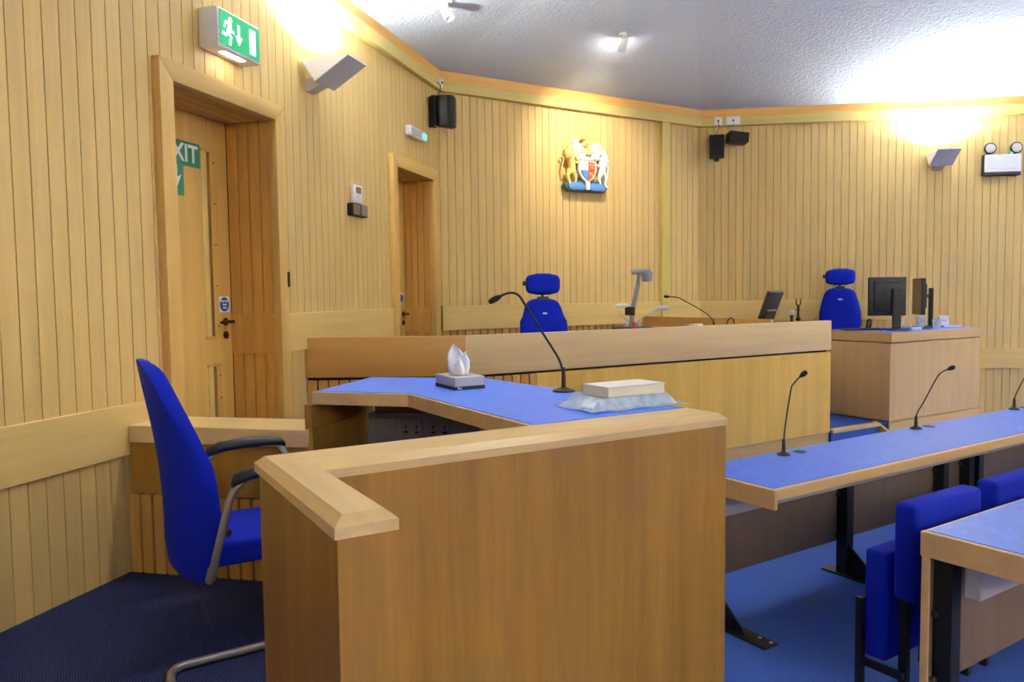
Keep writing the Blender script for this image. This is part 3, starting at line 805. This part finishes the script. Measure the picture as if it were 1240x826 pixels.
# blue desk
DP = [(1.359, 2.172), (2.075, 2.172), (1.945, 3.58), (1.457, 3.995), (1.008, 3.546), (1.348, 3.206)]
MB().prism(DP, CT - .062, CT - .003).obj('desk_edge', 'capwood_x', wb, I4, .002)
MB().prism(inset(DP, .014), CT - .02, CT).obj('desk_top', 'blue_top', wb)
# support under the left edge, back panel and trunking
def wall_seg(name, mat, a, b, t, z0, z1, bevel=0):
    a, b = Vector(a), Vector(b); d = b - a
    return bx(name, mat, wb, 0, d.length, 0, t, z0, z1, T(a.x, a.y, 0, math.atan2(d.y, d.x)), bevel)
wall_seg('desk_support', 'boxwood', (.998, 3.531), (1.452, 3.985), .035, .953, CT - .063)
wall_seg('desk_support', 'boxwood', (1.002, 3.535), (1.452, 3.985), .035, Z_PLAT, .950)
wall_seg('panel', 'boxwood', (1.457, 3.93), (1.90, 3.55), .03, Z_PLAT, CT - .063)
wall_seg('desk_support', 'boxwood', (1.93, 3.54), (2.03, 2.45), .03, Z_PLAT, CT - .063)
tr = wall_seg('socket_trunking', 'trunking', (1.395, 3.868), (1.855, 3.475), .05, .775, .955)
tl = (Vector((1.855, 3.475)) - Vector((1.395, 3.868))).length
for k, xx in enumerate((.10, .24, .39)):
    pl = bx('socket_face', 'trunking', tr, xx - .06, xx + .06, -.008, 0, .80, .93, bevel=.003)
    if k:
        for dx in (-.03, .03):
            for hx, hz in ((0, .885), (-.008, .86), (.008, .86)):
                bx('socket_hole', 'black_plastic', pl, xx + dx + hx - .003, xx + dx + hx + .003, -.0095, -.0075, hz - .005, hz + .005) if False else None
            MB().prism([(xx + dx - .012, .85), (xx + dx + .012, .85), (xx + dx + .012, .862), (xx + dx - .012, .862)], -.0095, -.0078, 'y').obj('socket_hole', 'black_plastic', pl)
            MB().prism([(xx + dx - .004, .874), (xx + dx + .004, .874), (xx + dx + .004, .892), (xx + dx - .004, .892)], -.0095, -.0078, 'y').obj('socket_hole', 'black_plastic', pl)
    else:
        MB().lathe([(.03, 0), (.03, -.01)], (xx, -.006, .865), 16, 'y').obj('outlet_cover', 'trunking', pl)

# low partition behind the chair
PA = R(-42.6); PL = .988
MPt = T(P0.x, P0.y, 0, PA)
pt = thing('low_partition', 'low beech partition with slatted base between the wall and witness box', 'partition', MPt)
MB().box(.03, PL, 0, .30, .866, .95).obj('cap', 'capwood_x', pt, I4, .003)
bx('panel', 'boxwood', pt, .02, PL, .012, .04, .612, .862)
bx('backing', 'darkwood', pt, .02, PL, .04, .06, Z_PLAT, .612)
x = .012
while x < PL - .05:
    bx('slat', 'slatwood', pt, x, x + .055, .004, .030, Z_PLAT, .606, bevel=.002); x += .0675

# ================================================================ CHAIRS
def interp(tab, x):
    for (a_, fa), (b_, fb) in zip(tab[:-1], tab[1:]):
        if x <= b_: 
            t = (x - a_) / (b_ - a_); t = max(0, min(1, t)); return fa + (fb - fa) * t
    return tab[-1][1]
vc = thing('visitor_chair', 'royal blue high back armchair on the witness platform', 'chair', T(.62, 3.29, Z_PLAT))
OX, OZ = .62, .21
rear = [(.455, .40), (.48, .365), (.52, .342), (.60, .331), (.76, .329), (.926, .318), (1.076, .297), (1.225, .270), (1.335, .254)]
wrap = [(.455, .03), (.53, .10), (.69, .125), (.82, .125), (.93, .115), (1.05, .082), (1.21, .038), (1.335, .004)]
hwt = [(.455, .15), (.49, .205), (.55, .235), (.70, .245), (.90, .24), (1.10, .215), (1.22, .185), (1.28, .160), (1.315, .120), (1.335, .06)]
tht = [(.455, .02), (.50, .055), (.8, .06), (1.1, .06), (1.24, .062), (1.30, .058), (1.322, .045), (1.336, .022)]
zs = [.455, .462, .475, .495, .52, .56, .62, .70, .78, .86, .93, 1.0, 1.06, 1.12, 1.18, 1.23, 1.265, 1.29, 1.308, 1.322, 1.331, 1.336]
loops = []
for z in zs:
    xc, wr, hw, tk = interp(rear, z), interp(wrap, z), interp(hwt, z), interp(tht, z)
    L1 = [(xc + wr * (u * u) - OX, u * hw, z - OZ) for u in [i / 9 for i in range(-9, 10)]]
    L2 = [(xc + wr * (u * u) * .92 + tk - OX, u * hw * .985, z - OZ) for u in [i / 9 for i in range(9, -10, -1)]]
    em_ = [(xc + wr + tk * .5 - OX, hw * 1.02, z - OZ)]; em2 = [(xc + wr + tk * .5 - OX, -hw * 1.02, z - OZ)]
    loops.append(L1 + em_ + L2 + em2)
bk = MB().loft(loops).obj('backrest', 'blue_fabric', vc, smooth=True)
for p in bk.data.polygons: p.use_smooth = True
# seat cushion
def cushion(w0, w1, y, z0, z1, rnd=.03):
    return MB().box(w0, w1, -y, y, z0, z1).mesh('seat', rnd, 4, True)
link('seat', cushion(.455 - OX, .98 - OX, .245, .535 - OZ, .632 - OZ, .035), 'blue_fabric', vc)
for sy in (-1, 1):
    y = .305 * sy
    up = [(.70, 1, .900), (.62, 1, .895), (.575, 1, .880), (.545, 1, .850), (.525, 1, .81), (.50, 1, .716), (.454, .98, .537), (.447, .95, .515), (.455, .84, .515), (.475, .68, .56),
          (.55, .52, .585), (.93, .52, .585), (1.01, .70, .54), (1.03, .93, .43), (1.03, .95, .27), (1.015, .95, .235), (.98, .95, .227)]
    if sy > 0: up = [(p[0] - .14 * max(0, min(1, (p[0] - .6) / .3)), p[1], p[2]) for p in up]
    if sy < 0: up += [(.66, 1.0, .227), (.345, 1.03, .227), (.315, 1.08, .227), (.298, 1.16, .227), (.288, 1.34, .227), (.283, 1.6, .227)]
    else: up += [(.82, .93, .227), (.80, .80, .227), (.79, .5, .227), (.76, -.5, .227), (.74, -.9, .227)]
    fr = MB().tube([(p[0] - OX, y * p[1], p[2] - OZ) for p in up], .0155, 12).obj('frame_tube', 'tube_metal', vc, smooth=True)
    # pad
    lp = []
    for xx, zz, hh, ww in ((.535, .868, .012, .020), (.545, .885, .022, .028), (.60, .905, .024, .032), (.70, .912, .024, .034), (.80, .912, .022, .033), (.865, .905, .020, .030), (.885, .89, .015, .022)):
        lp.append([(xx - OX, y + ww * math.cos(q), zz - OZ + hh * math.sin(q)) for q in [2 * PI * k / 12 for k in range(12)]])
    MB().loft(lp).obj('armrest', 'rubber', vc, smooth=True)
    MB().tube([(.865 - OX, y, .885 - OZ), (.893 - OX, y, .84 - OZ), (.890 - OX, y * .93, .70 - OZ), (.88 - OX, y * .72, .57 - OZ)], .0145, 10).obj('arm_upright', 'light_metal', vc, smooth=True)
    MB().box(.49 - OX, .53 - OX, y * .74 - .02, y * .98, .67 - OZ, .70 - OZ).obj('lug', 'black_plastic', vc, I4, .006, 1)
MB().tube([(.46 - OX, -.28, .517 - OZ), (.46 - OX, .28, .517 - OZ)], .013, 10).obj('cross_tube', 'tube_metal', vc, smooth=True)

def judge_chair(X, Y, rz, zh, label, ah=.56):
    r = thing('judge_chair', label, 'chair', T(X, Y, Z_DAIS, rz), 'blue swivel chairs on the dais')
    # local: faces -y, origin on floor
    zt = zh - Z_DAIS           # top of headrest
    hb, bt = zt - .20, zt - .235
    hl = []
    for i in range(13):
        t = -1 + 2 * i / 12; k = (1 - abs(t) ** 4) ** .3 if abs(t) < 1 else 0
        hl.append([(.17 * max(k, .35) * math.copysign(abs(math.cos(q)) ** .55, math.cos(q)), .05 * max(k, .25) * math.copysign(abs(math.sin(q)) ** .8, math.sin(q)), (hb + zt) / 2 + t * (zt - hb) / 2) for q in [2 * PI * j / 28 for j in range(28)]])
    MB().loft(hl).obj('headrest', 'blue_fabric', r, T(0, .14, 0), smooth=True)
    MB().tube([(0, .15, hb + .05), (0, .16, bt - .08)], .014, 8).obj('headrest_post', 'black_metal', r)
    bx('post_bracket', 'black_plastic', r, -.05, .05, .12, .17, bt - .01, bt + .02)
    MB().lathe([(.018, 0), (.022, .01), (.022, .03)], (-.17, .14, zt - .09), 12, 'x').obj('adjuster_knob', 'black_plastic', r, T(-.03, 0, 0), smooth=True)
    zz = [.49, .50, .53, .60, .70, bt - .16, bt - .09, bt - .04, bt - .015, bt]
    ww = [.20, .225, .238, .24, .235, .205, .185, .160, .125, .07]
    lp = []
    for i, (z, w) in enumerate(zip(zz, ww)):
        tk = .02 if i in (0, len(zz) - 1) else .045
        yc = .10 + .06 * (z - .49) / (bt - .49)
        lp.append([(w * (1 if abs(math.cos(q)) > 1 else math.copysign(abs(math.cos(q)) ** .6, math.cos(q))), yc + tk * math.copysign(abs(math.sin(q)) ** .8, math.sin(q)) - .02 * (1 - (math.cos(q)) ** 2) * 0, z) for q in [2 * PI * k / 24 for k in range(24)]])
    MB().loft(lp).obj('backrest', 'blue_fabric', r, smooth=True)
    MB().ell((0, .10 + .06 * (bt - .09 - .49) / (bt - .49) - .047, bt - .14), (.034, .008, .012), 12, 6).obj('badge', 'white_plastic', r)
    link('seat', MB().box(-.24, .24, -.40, .10, .40, .49).mesh('seat', .03, 3, True), 'blue_fabric', r)
    for s_ in (-1, 1):
        MB().tube([(.26 * s_, -.02, .42), (.29 * s_, .0, .50), (.30 * s_, .02, ah - .02), (.30 * s_, -.05, ah), (.30 * s_, -.22, ah), (.295 * s_, -.27, ah - .04), (.27 * s_, -.25, .46)], .014, 8).obj('armrest', 'black_metal', r, smooth=True)
    MB().lathe([(.03, .06), (.028, .25), (.04, .25), (.05, .40)], (0, -.14, 0), 14).obj('gas_column', 'black_metal', r, smooth=True)
    for k in range(5):
        q = 2 * PI * k / 5
        lg = MB().tube([(0, -.14, .10), (.28 * math.cos(q), -.14 + .28 * math.sin(q), .07)], [.03, .018], 8).obj('base_leg', 'black_metal', r)
        MB().lathe([(.028, -.02), (.028, .02)], (.28 * math.cos(q), -.14 + .28 * math.sin(q), .03), 12, 'x').obj('caster', 'black_plastic', lg)
    return r
judge_chair(3.90, 5.92, R(-12), 1.766, 'royal blue judge chair with headrest behind the bench near the corner doorway')
judge_chair(8.16, 5.955, R(-48), 1.840, 'royal blue judge chair with headrest left of the clerk monitors', .60)

# ================================================================ DESKS AND SEATS FOR COUNSEL
DK = T(2.552, 2.167, 0, ADK)
def long_desk(M, length, depth, label, legs, gap_at=None):
    """origin at near left corner of the top; x along, y away from the viewer"""
    r = thing('counsel_desk', label, 'desk', M, 'long blue topped desks')
    Z = .74
    MB().box(0, length, 0, depth, Z - .05, Z - .003).obj('edge_frame', 'edgewood', r, I4, .002)
    bx('blue_inlay', 'blue_top', r, .022, length - .022, .022, depth - .014, Z - .01, Z)
    bx('end_lipping', 'edgewood', r, -.001, .020, -.001, depth + .001, Z - .088, Z - .002, bevel=.002)
    MB().box(.008, length, depth - .030, depth - .006, .185, Z - .052).obj('modesty_panel', 'modesty', r)
    bx('panel_edge', 'edgewood', r, .0, .009, depth - .031, depth - .005, .185, Z - .052)
    MB().box(.045, length, depth - .178, depth - .128, Z - .205, Z - .051).obj('cable_trunking', 'deskduct', r, I4, .002)
    for x in legs:
        lg = MB().box(x - .03, x + .03, depth - .095, depth - .032, .008, Z - .051).obj('leg', 'black_metal', r)
        bx('foot_plate', 'black_metal', lg, x - .045, x + .045, depth - .42, depth + .05, 0, .010)
        MB().prism([(depth - .095, .010), (depth - .28, .010), (depth - .095, .17)], x - .005, x + .005, 'x').obj('gusset', 'black_metal', lg)
        for zz in (.22, .45, .66):
            MB().lathe([(.012, 0), (.012, -.010), (.007, -.016)], (x - .03, depth - .040, zz), 8, 'x').obj('bolt', 'black_plastic', lg)
        for yy in (depth - .40, depth - .34):
            MB().lathe([(.008, .010), (.008, .014)], (x + .02, yy, 0), 8).obj('screw', 'light_metal', lg)
    return r
long_desk(DK, 4.6, .508, 'long blue topped counsel desk with three microphones', (.10, 1.165, 2.15, 2.46, 2.58, 3.6))
DK2 = T(2.556, 1.526, 0, ADK) @ T(-.02, -.508, 0)
d2 = long_desk(DK2, 4.6, .508, 'nearest blue topped desk, at the lower right corner', (.06, 1.165, 2.15, 3.6))

def mic(M, path, label, r0=.042, head=.055, stem=.085, scale=1.0):
    """gooseneck: path of (sideways, up) offsets"""
    r = thing('gooseneck_microphone', label, 'microphone', M, 'black gooseneck microphones')
    MB().lathe([(r0, 0), (r0 * .95, .008), (r0 * .5, .015), (.011, .02)], (0, 0, 0), 20).obj('base', 'black_plastic', r, smooth=True)
    MB().lathe([(.0105, .012), (.0095, stem * .6), (.007, stem)], (0, 0, 0), 14).obj('stem', 'black_plastic', r, smooth=True)
    inv = M.inverted().to_3x3()
    P = [inv @ (VR * p[0]) + Vector((0, 0, p[1])) for p in path]
    # smooth the path
    Q = []
    for i in range(len(P) - 1):
        p0, p1, p2, p3 = P[max(i - 1, 0)], P[i], P[i + 1], P[min(i + 2, len(P) - 1)]
        for k in range(5):
            t = k / 5
            Q.append(.5 * ((2 * p1) + (p2 - p0) * t + (2 * p0 - 5 * p1 + 4 * p2 - p3) * t * t + (3 * p1 - p0 - 3 * p2 + p3) * t ** 3))
    Q.append(P[-1])
    MB().tube(Q, .0042 * scale, 8).obj('gooseneck', 'black_metal', r, smooth=True)
    d = (Q[-1] - Q[-3]).normalized()
    hp = [Q[-1] - d * .01, Q[-1], Q[-1] + d * head * .25, Q[-1] + d * head * .7, Q[-1] + d * head * .95, Q[-1] + d * head]
    MB().tube(hp, [.006, .009, .0135, .0135, .010, .004], 12).obj('windshield', 'black_mesh', r, smooth=True)
    return r
mic(T(3.146, 2.617, .74), [(0, .07), (.008, .16), (.033, .33), (.046, .362), (.07, .39), (.085, .403)], 'slim gooseneck microphone at the near end of the counsel desk', .034, .036, .08, .9)
mic(T(4.385, 2.68, .74), [(0, .07), (.008, .10), (.045, .165), (.118, .305), (.15, .34), (.19, .358)], 'slim gooseneck microphone in the middle of the counsel desk', .034, .036, .08, .9)
mic(T(5.633, 2.746, .74), [(0, .07), (.008, .10), (.05, .19), (.118, .315), (.15, .35), (.19, .365)], 'slim gooseneck microphone at the right picture edge of the counsel desk', .034, .036, .08, .9)
mic(T(1.955, 2.849, CT), [(-.004, .09), (-.022, .15), (-.09, .262), (-.165, .385), (-.20, .438), (-.235, .449), (-.262, .443), (-.285, .432)], 'tall gooseneck microphone standing on the witness desk', .052, .055, .11, 1.25)
mic(T(5.27, 5.2, WT), [(0, .07), (-.02, .10), (-.10, .17), (-.30, .285), (-.36, .305), (-.42, .31)], 'gooseneck microphone behind the bench front, leaning to its chair', .04, .045, .07, 1.1)
for i, (x, y) in enumerate(((3.275, 2.622), (4.525, 2.684), (5.79, 2.752))):
    tag(MB().lathe([(.034, 0), (.033, .0025), (.026, .003), (.026, .002)], (x, y, .74), 20).obj('cable_grommet', 'charcoal'), ('grey cable grommet beside the %s microphone of the counsel desk' % ('nearest', 'middle', 'farthest')[i]), 'grommet', 'desk cable grommets')
tag(MB().lathe([(.034, 0), (.033, .0025), (.026, .003), (.026, .002)], (3.27, 1.47, .74), 20).obj('cable_grommet', 'black_plastic'), 'dark cable grommet on the nearest desk at the right picture edge', 'grommet', 'desk cable grommets')

def tip_seat(x, label):
    """tip-up seat in front of the nearest desk; local x along, y away"""
    r = thing('tip_up_seat', label, 'seat', T(2.663, 1.620, 0, ADK) @ T(x, 0, 0), 'blue tip up seats')
    w = .482
    link('backrest', MB().box(0, w, 0, .088, .408, .782).mesh('backrest', .022, 4, True), 'blue_fabric', r)
    link('seat', MB().box(.0, w - .01, .108, .20, .150, .575).mesh('seat', .016, 3, True), 'blue_fabric', r)
    for k, xx in enumerate((.0, w - .03)):
        q = MB().box(xx + .004, xx + .032, .030, .060, 0, .412).obj('post', 'black_metal', r)
        bx('post', 'black_metal', r, xx - .035, xx - .01, .185, .212, 0, .385)
        bx('foot_bar', 'black_metal', q, xx - .025, xx - .003, .030, .20, .12, .145)
    bx('crossbar', 'black_metal', r, .032, w - .03, .035, .055, .39, .410)
    bx('seat_hinge', 'black_metal', r, .06, w - .06, .080, .112, .47, .50)
    return r
tip_seat(0, 'blue tip up seat nearest the witness box')
tip_seat(.60, 'blue tip up seat second from the witness box')

# ================================================================ SMALL THINGS
# tissue box
tb = thing('tissue_box', 'silver tissue box with white tissue on the witness desk', 'tissue box', T(1.566, 3.172, CT, R(-2)))
MB().box(0, .155, 0, .225, .016, .060).obj('carton', 'silver_card', tb, I4, .002)
bs = MB().box(-.0005, .1555, -.0005, .2255, 0, .016).obj('band', 'navy_card', tb)
text('lettering', 'Plus', .014, 'tissue_white', bs, T(.026, -.0012, .0085) @ UPRIGHT, True, .0003)
bx('slot', 'charcoal', tb, .045, .110, .07, .155, .0602, .0608)
tt = MB()
def petal(cx, cy, ws, h, lean, fold, ph):
    lps = []
    for i in range(15):
        v = i / 14; w = interp(ws, v)
        us = [-1 + 2 * k / 16 for k in range(17)]
        ptf = lambda u, off: (cx + lean * v * v + w * u, cy + off + fold * math.sin(3.2 * u + 2.5 * v + ph) * (.35 + .65 * v) + .016 * (u * u) * (1 - v), .057 + h * v * (1 - .10 * abs(u) * v) + .004 * math.sin(6 * u + ph) * v)
        th = .004 + .006 * (1 - v)
        lps.append([ptf(u, -th) for u in us] + [ptf(u, th) for u in us[::-1]])
    tt.loft(lps)
petal(.066, .116, [(0, .030), (.3, .042), (.6, .044), (.8, .036), (.92, .024), (1, .012)], .150, -.014, .013, .4)
petal(.090, .100, [(0, .028), (.35, .036), (.65, .034), (.85, .022), (1, .009)], .112, .010, .012, 2.1)
petal(.074, .092, [(0, .024), (.4, .030), (.7, .026), (1, .008)], .085, -.004, .010, 3.6)
tt.obj('tissue', 'tissue_white', tb, smooth=True)

# books
def book(name, M, w, d, h, cover, label):
    r = thing(name, label, 'book', M, 'books on the witness desk')
    MB().box(.004, w - .004, .004, d - .002, .003, h - .003).obj('pages', 'pages', r, I4, .002)
    bx('cover', cover, r, 0, w, 0, d, 0, .003); bx('cover', cover, r, 0, w, 0, d, h - .003, h)
    lp = [[(x, d - .004 + .006 * math.sin(q), h / 2 - h / 2 * math.cos(q)) for q in [PI * k / 8 for k in range(9)]] for x in (0, w)]
    MB().loft([l + [(l[0][0], d - .006, h), (l[0][0], d - .006, 0)] for l in lp]).obj('spine', cover, r)
    return r
plain('cover_white', (228, 224, 220), .5)
plain('cover_blue', (176, 204, 230), .4)
book('hardback_book', T(1.772, 2.285, CT + .046, R(0)), .285, .165, .040, 'cover_white', 'thick white covered book on top of the wrapped one')
book('wrapped_book', T(1.745, 2.285, CT + .004, R(-1)), .31, .19, .038, 'cover_blue', 'pale blue book in clear wrapping under the white book')
bg = MB(); nx, ny = 26, 14
gv = []
for j in range(ny):
    for i in range(nx):
        u, v = i / (nx - 1), j / (ny - 1)
        x = 1.665 + .475 * u; y = 2.240 + .277 * v
        inside = (1.738 < x < 2.062) and (2.278 < y < 2.485)
        dx = max(1.738 - x, x - 2.062, 0); dy = max(2.278 - y, y - 2.485, 0)
        fall = min(1, max(dx / .05, dy / .018))
        z = CT + .0440 * (1 - fall) + .006 * fall * (1 + math.sin(17 * u + 5 * v)) * .5 + .0016
        gv.append((x + .006 * math.sin(9 * v) * fall, y, z))
bg.add(gv, [(j * nx + i, j * nx + i + 1, (j + 1) * nx + i + 1, (j + 1) * nx + i) for j in range(ny - 1) for i in range(nx - 1)])
gb = [(p[0], p[1], p[2] - .0006) for p in gv]
bag = bg.obj('plastic_bag', 'clear_plastic', None, smooth=True)
tag(bag, 'clear plastic bag spread round the lower book on the witness desk', 'plastic bag')
md = bag.modifiers.new('thickness', 'SOLIDIFY'); md.thickness = .0005

# document camera on the bench
dc = thing('document_camera', 'grey document camera with raised arm on the bench', 'document camera', T(4.30, 5.20, WT))
VRv = VR
def vp(a_, z, b_=0): return (VR.x * a_ + VR.y * -b_, VR.y * a_ + VR.x * b_, z)
MB().box(-.17, .17, -.13, .13, 0, .055).obj('base', 'charcoal', dc, T(rz=R(-30)), .012, 2)
for q in (-.055, 0, .05): MB().lathe([(.018, .05), (.022, .075), (.014, .09)], vp(q, 0), 12).obj('knob', 'light_metal', dc, smooth=True)
MB().tube([vp(-.01, .06), vp(.0, .20), vp(.045, .42), vp(.058, .52)], [.024, .021, .018, .018], 12).obj('column', 'cam_grey', dc, smooth=True)
hd = MB().tube([vp(-.01, .528), vp(.155, .535)], [.022, .022], 10, .8).obj('camera_arm', 'cam_grey', dc)
MB().lathe([(.038, .445), (.044, .455), (.044, .49), (.05, .49), (.05, .53)], vp(.125, 0), 18).obj('camera_head', 'cam_grey', hd, smooth=True)
MB().box(-.05, -.01, -.05, .05, .155, .23).obj('hinge_block', 'black_plastic', dc, I4, .006, 1)
l1 = MB().tube([vp(.03, .09), vp(.10, .15), vp(.22, .20)], .008, 8).obj('lamp_arm', 'light_metal', dc, smooth=True)
MB().tube([vp(.19, .20), vp(.22, .212), vp(.29, .215), vp(.315, .22)], [.010, .022, .024, .012], 12, .6).obj('lamp_head', 'light_metal', l1, smooth=True)
l2 = MB().tube([vp(-.03, .10), vp(-.10, .15), vp(-.12, .20)], .007, 8).obj('lamp_arm', 'light_metal', dc, smooth=True)
MB().tube([vp(-.155, .235), vp(-.12, .238), vp(-.06, .24), vp(-.03, .236)], [.010, .018, .018, .010], 12, .7).obj('lamp_head', 'white_plastic', l2, smooth=True)
tag(MB().lathe([(.020, 0), (.020, .03), (.012, .045), (.012, .075), (.016, .085), (.010, .10)], (4.30 - .07, 5.10, WT + .0), 12).obj('red_stamp', 'red_plastic', smooth=True), 'small red handled stamp at the foot of the document camera', 'stamp')
tag(MB().lathe([(.03, 0), (.034, .045), (.030, .07)], (4.78, 5.02, WT), 14).obj('paper_cup', 'cup_plastic', smooth=True), 'clear cup peeping over the bench front', 'cup')
tag(MB().box(-.05, .05, -.03, .03, 0, .066).obj('card_box', 'paper', None, T(4.92, 5.05, WT, R(20)), .003), 'small white card box peeping over the bench front', 'box')
# loop of cable beside the bench microphone
tag(MB().tube([(5.42, 5.2, WT + .004), (5.45, 5.19, WT + .085), (5.475, 5.18, WT + .105), (5.50, 5.17, WT + .085), (5.51, 5.165, WT + .004)], .006, 8).obj('cable_loop', 'black_plastic', smooth=True), 'short black cable loop beside the bench microphone', 'cable')
# desk phone-like display seen from behind
bm_ = thing('bench_monitor', 'small tilted dark monitor on the bench seen from behind', 'monitor', T(5.98, 5.20, WT))
TL = T(0, .04, .0, rx=R(24))
MB().box(-.10, .10, -.02, .02, .0, .38).obj('screen', 'screen_back', bm_, TL, .008, 2)
MB().box(-.075, .075, -.04, -.016, .03, .20).obj('bulge', 'black_plastic', bm_, TL, .01)
bx('badge', 'charcoal', bm_, -.02, .02, -.024, -.019, .28, .32, TL)
bx('foot', 'black_plastic', bm_, -.09, .09, -.10, .08, 0, .014, bevel=.004)
hm = thing('handheld_microphone', 'silver headed handheld microphone upright on the bench', 'microphone', T(6.34, 5.19, WT))
MB().lathe([(.020, 0), (.020, .008)], (0, 0, 0), 14).obj('base', 'black_plastic', hm)
MB().lathe([(.012, .0), (.015, .08), (.020, .105)], (0, 0, 0), 14).obj('body', 'black_plastic', hm, smooth=True)
MB().ell((0, 0, .132), (.027, .027, .030), 14, 10).obj('grille_head', 'light_metal', hm)
ms = thing('microphone_clip_stand', 'black microphone stand with an empty clip on the bench', 'microphone stand', T(6.45, 5.20, WT))
MB().lathe([(.03, 0), (.03, .01), (.009, .02), (.009, .05)], (0, 0, 0), 14).obj('base', 'black_plastic', ms, smooth=True)
MB().lathe([(.015, .05), (.017, .09), (.012, .13), (.016, .16), (.012, .20)], (0, 0, 0), 12).obj('grip', 'black_plastic', ms, smooth=True)
for s_ in (-1, 1): MB().tube([(0, 0, .19), (VR.x * .022 * s_, VR.y * .022 * s_, .22), (VR.x * .02 * s_, VR.y * .02 * s_, .27)], [.008, .007, .005], 8).obj('clip_jaw', 'black_metal', ms, smooth=True)
bx('brown_ring', 'brown_metal', ms, -.016, .016, -.016, .016, .052, .075)

# clerk's monitors
FC = R(-37)       # turned so that its back looks at the viewer
mo = thing('clerk_monitor', 'black monitor seen from behind on the clerk desk', 'monitor', T(7.70, 5.06, KT, FC))
MB().box(-.19, .19, -.028, .028, .155, .57).obj('screen', 'screen_back', mo, I4, .006, 2)
MB().box(-.145, .145, -.05, -.026, .20, .53).obj('casing', 'black_plastic', mo, I4, .012, 2)
bx('grip', 'charcoal', mo, -.12, .12, -.054, -.048, .505, .53, bevel=.002)
MB().box(.035, .12, -.085, -.05, .02, .45).obj('stand_column', 'black_plastic', mo, I4, .006, 1)
MB().box(-.02, .17, -.17, .08, 0, .02).obj('stand_foot', 'black_plastic', mo, I4, .006, 1)
mn = thing('arm_monitor', 'black monitor on an arm stand seen edge on, by the wall', 'monitor', T(8.45, 5.16, KT, R(46)))
MB().box(-.19, .19, -.022, .022, .15, .56).obj('screen', 'screen_back', mn, I4, .005, 1)
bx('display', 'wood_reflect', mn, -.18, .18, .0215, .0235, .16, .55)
MB().box(-.14, .14, -.05, -.02, .22, .50).obj('casing', 'black_plastic', mn, I4, .012, 2)
bx('arm_link', 'black_plastic', mn, -.02, .02, -.12, -.045, .34, .38)
MB().box(-.03, .03, -.145, -.105, .015, .45).obj('stand_column', 'black_metal', mn, I4, .006, 1)
MB().box(-.12, .12, -.20, -.05, 0, .018).obj('stand_foot', 'black_plastic', mn, I4, .006, 1)
kb = thing('keyboard', 'flat black keyboard at the left end of the clerk desk', 'keyboard', T(7.50, 5.22, KT, FC))
MB().box(-.20, .20, -.07, .07, 0, .018).obj('tray', 'black_plastic', kb, I4, .004, 1)
for k in range(10):
    for j in range(3): bx('key', 'charcoal', kb, -.185 + k * .037, -.152 + k * .037, -.055 + j * .037, -.024 + j * .037, .018, .024)
kp = tag(MB().box(-.05, .05, -.035, .035, 0, .006).obj('mouse_mat', 'light_metal', None, T(7.42, 5.02, KT, FC), .002), 'small pale pad beside the keyboard on the clerk desk', 'pad')
for i, (x, y, h, r_, mt, lb) in enumerate(((8.20, 4.98, .13, .042, 'cup_plastic', 'tall clear plastic cup under the edge of the side monitor'), (8.35, 4.89, .105, .046, 'cup_plastic', 'squat clear plastic cup right of the tall one'))):
    tag(MB().lathe([(r_ * .8, 0), (r_, h), (r_ * .93, h), (r_ * .75, .006)], (x, y, KT), 18).obj('plastic_cup', mt, smooth=True), lb, 'cup', 'plastic cups on the clerk desk')
wc = thing('white_card', 'white square box standing behind the side monitor', 'box', T(8.80, 5.08, KT + .022, FC))
MB().box(-.055, .055, -.03, .03, 0, .105).obj('body', 'white_plastic', wc, I4, .003)
bx('print', 'light_metal', wc, -.02, .02, -.0312, -.0298, .04, .06)
pb = tag(MB().box(-.13, .13, -.09, .09, 0, .022).obj('paper_stack', 'light_metal', None, T(8.82, 5.06, KT, R(-10)), .002), 'pale stack of papers under the white box on the clerk desk', 'papers')
tag(MB().tube([(7.90, 5.0, KT + .008), (7.98, 4.96, KT + .012), (8.06, 4.99, KT + .03), (8.15, 4.92, KT + .010), (8.24, 4.90, KT + .008), (8.33, 4.93, KT + .008)], .008, 8).obj('monitor_cable', 'black_plastic', smooth=True), 'black cable lying between the two clerk monitors', 'cable')
tag(MB().tube([(7.93, 5.06, KT + .006), (7.92, 5.01, KT + .07), (7.95, 5.01, KT + .15), (8.00, 5.00, KT + .14), (8.03, 4.99, KT + .05), (8.06, 4.98, KT + .006)], .003, 6).obj('white_cable', 'white_plastic', smooth=True), 'thin white cable looping beside the black clerk monitor', 'cable')
ps = tag(MB().box(-.05, .05, -.03, .03, 0, .028).obj('power_adapter', 'white_plastic', None, T(7.95, 4.88, KT, FC), .005, 2), 'white power adapter at the foot of the clerk monitor', 'adapter')
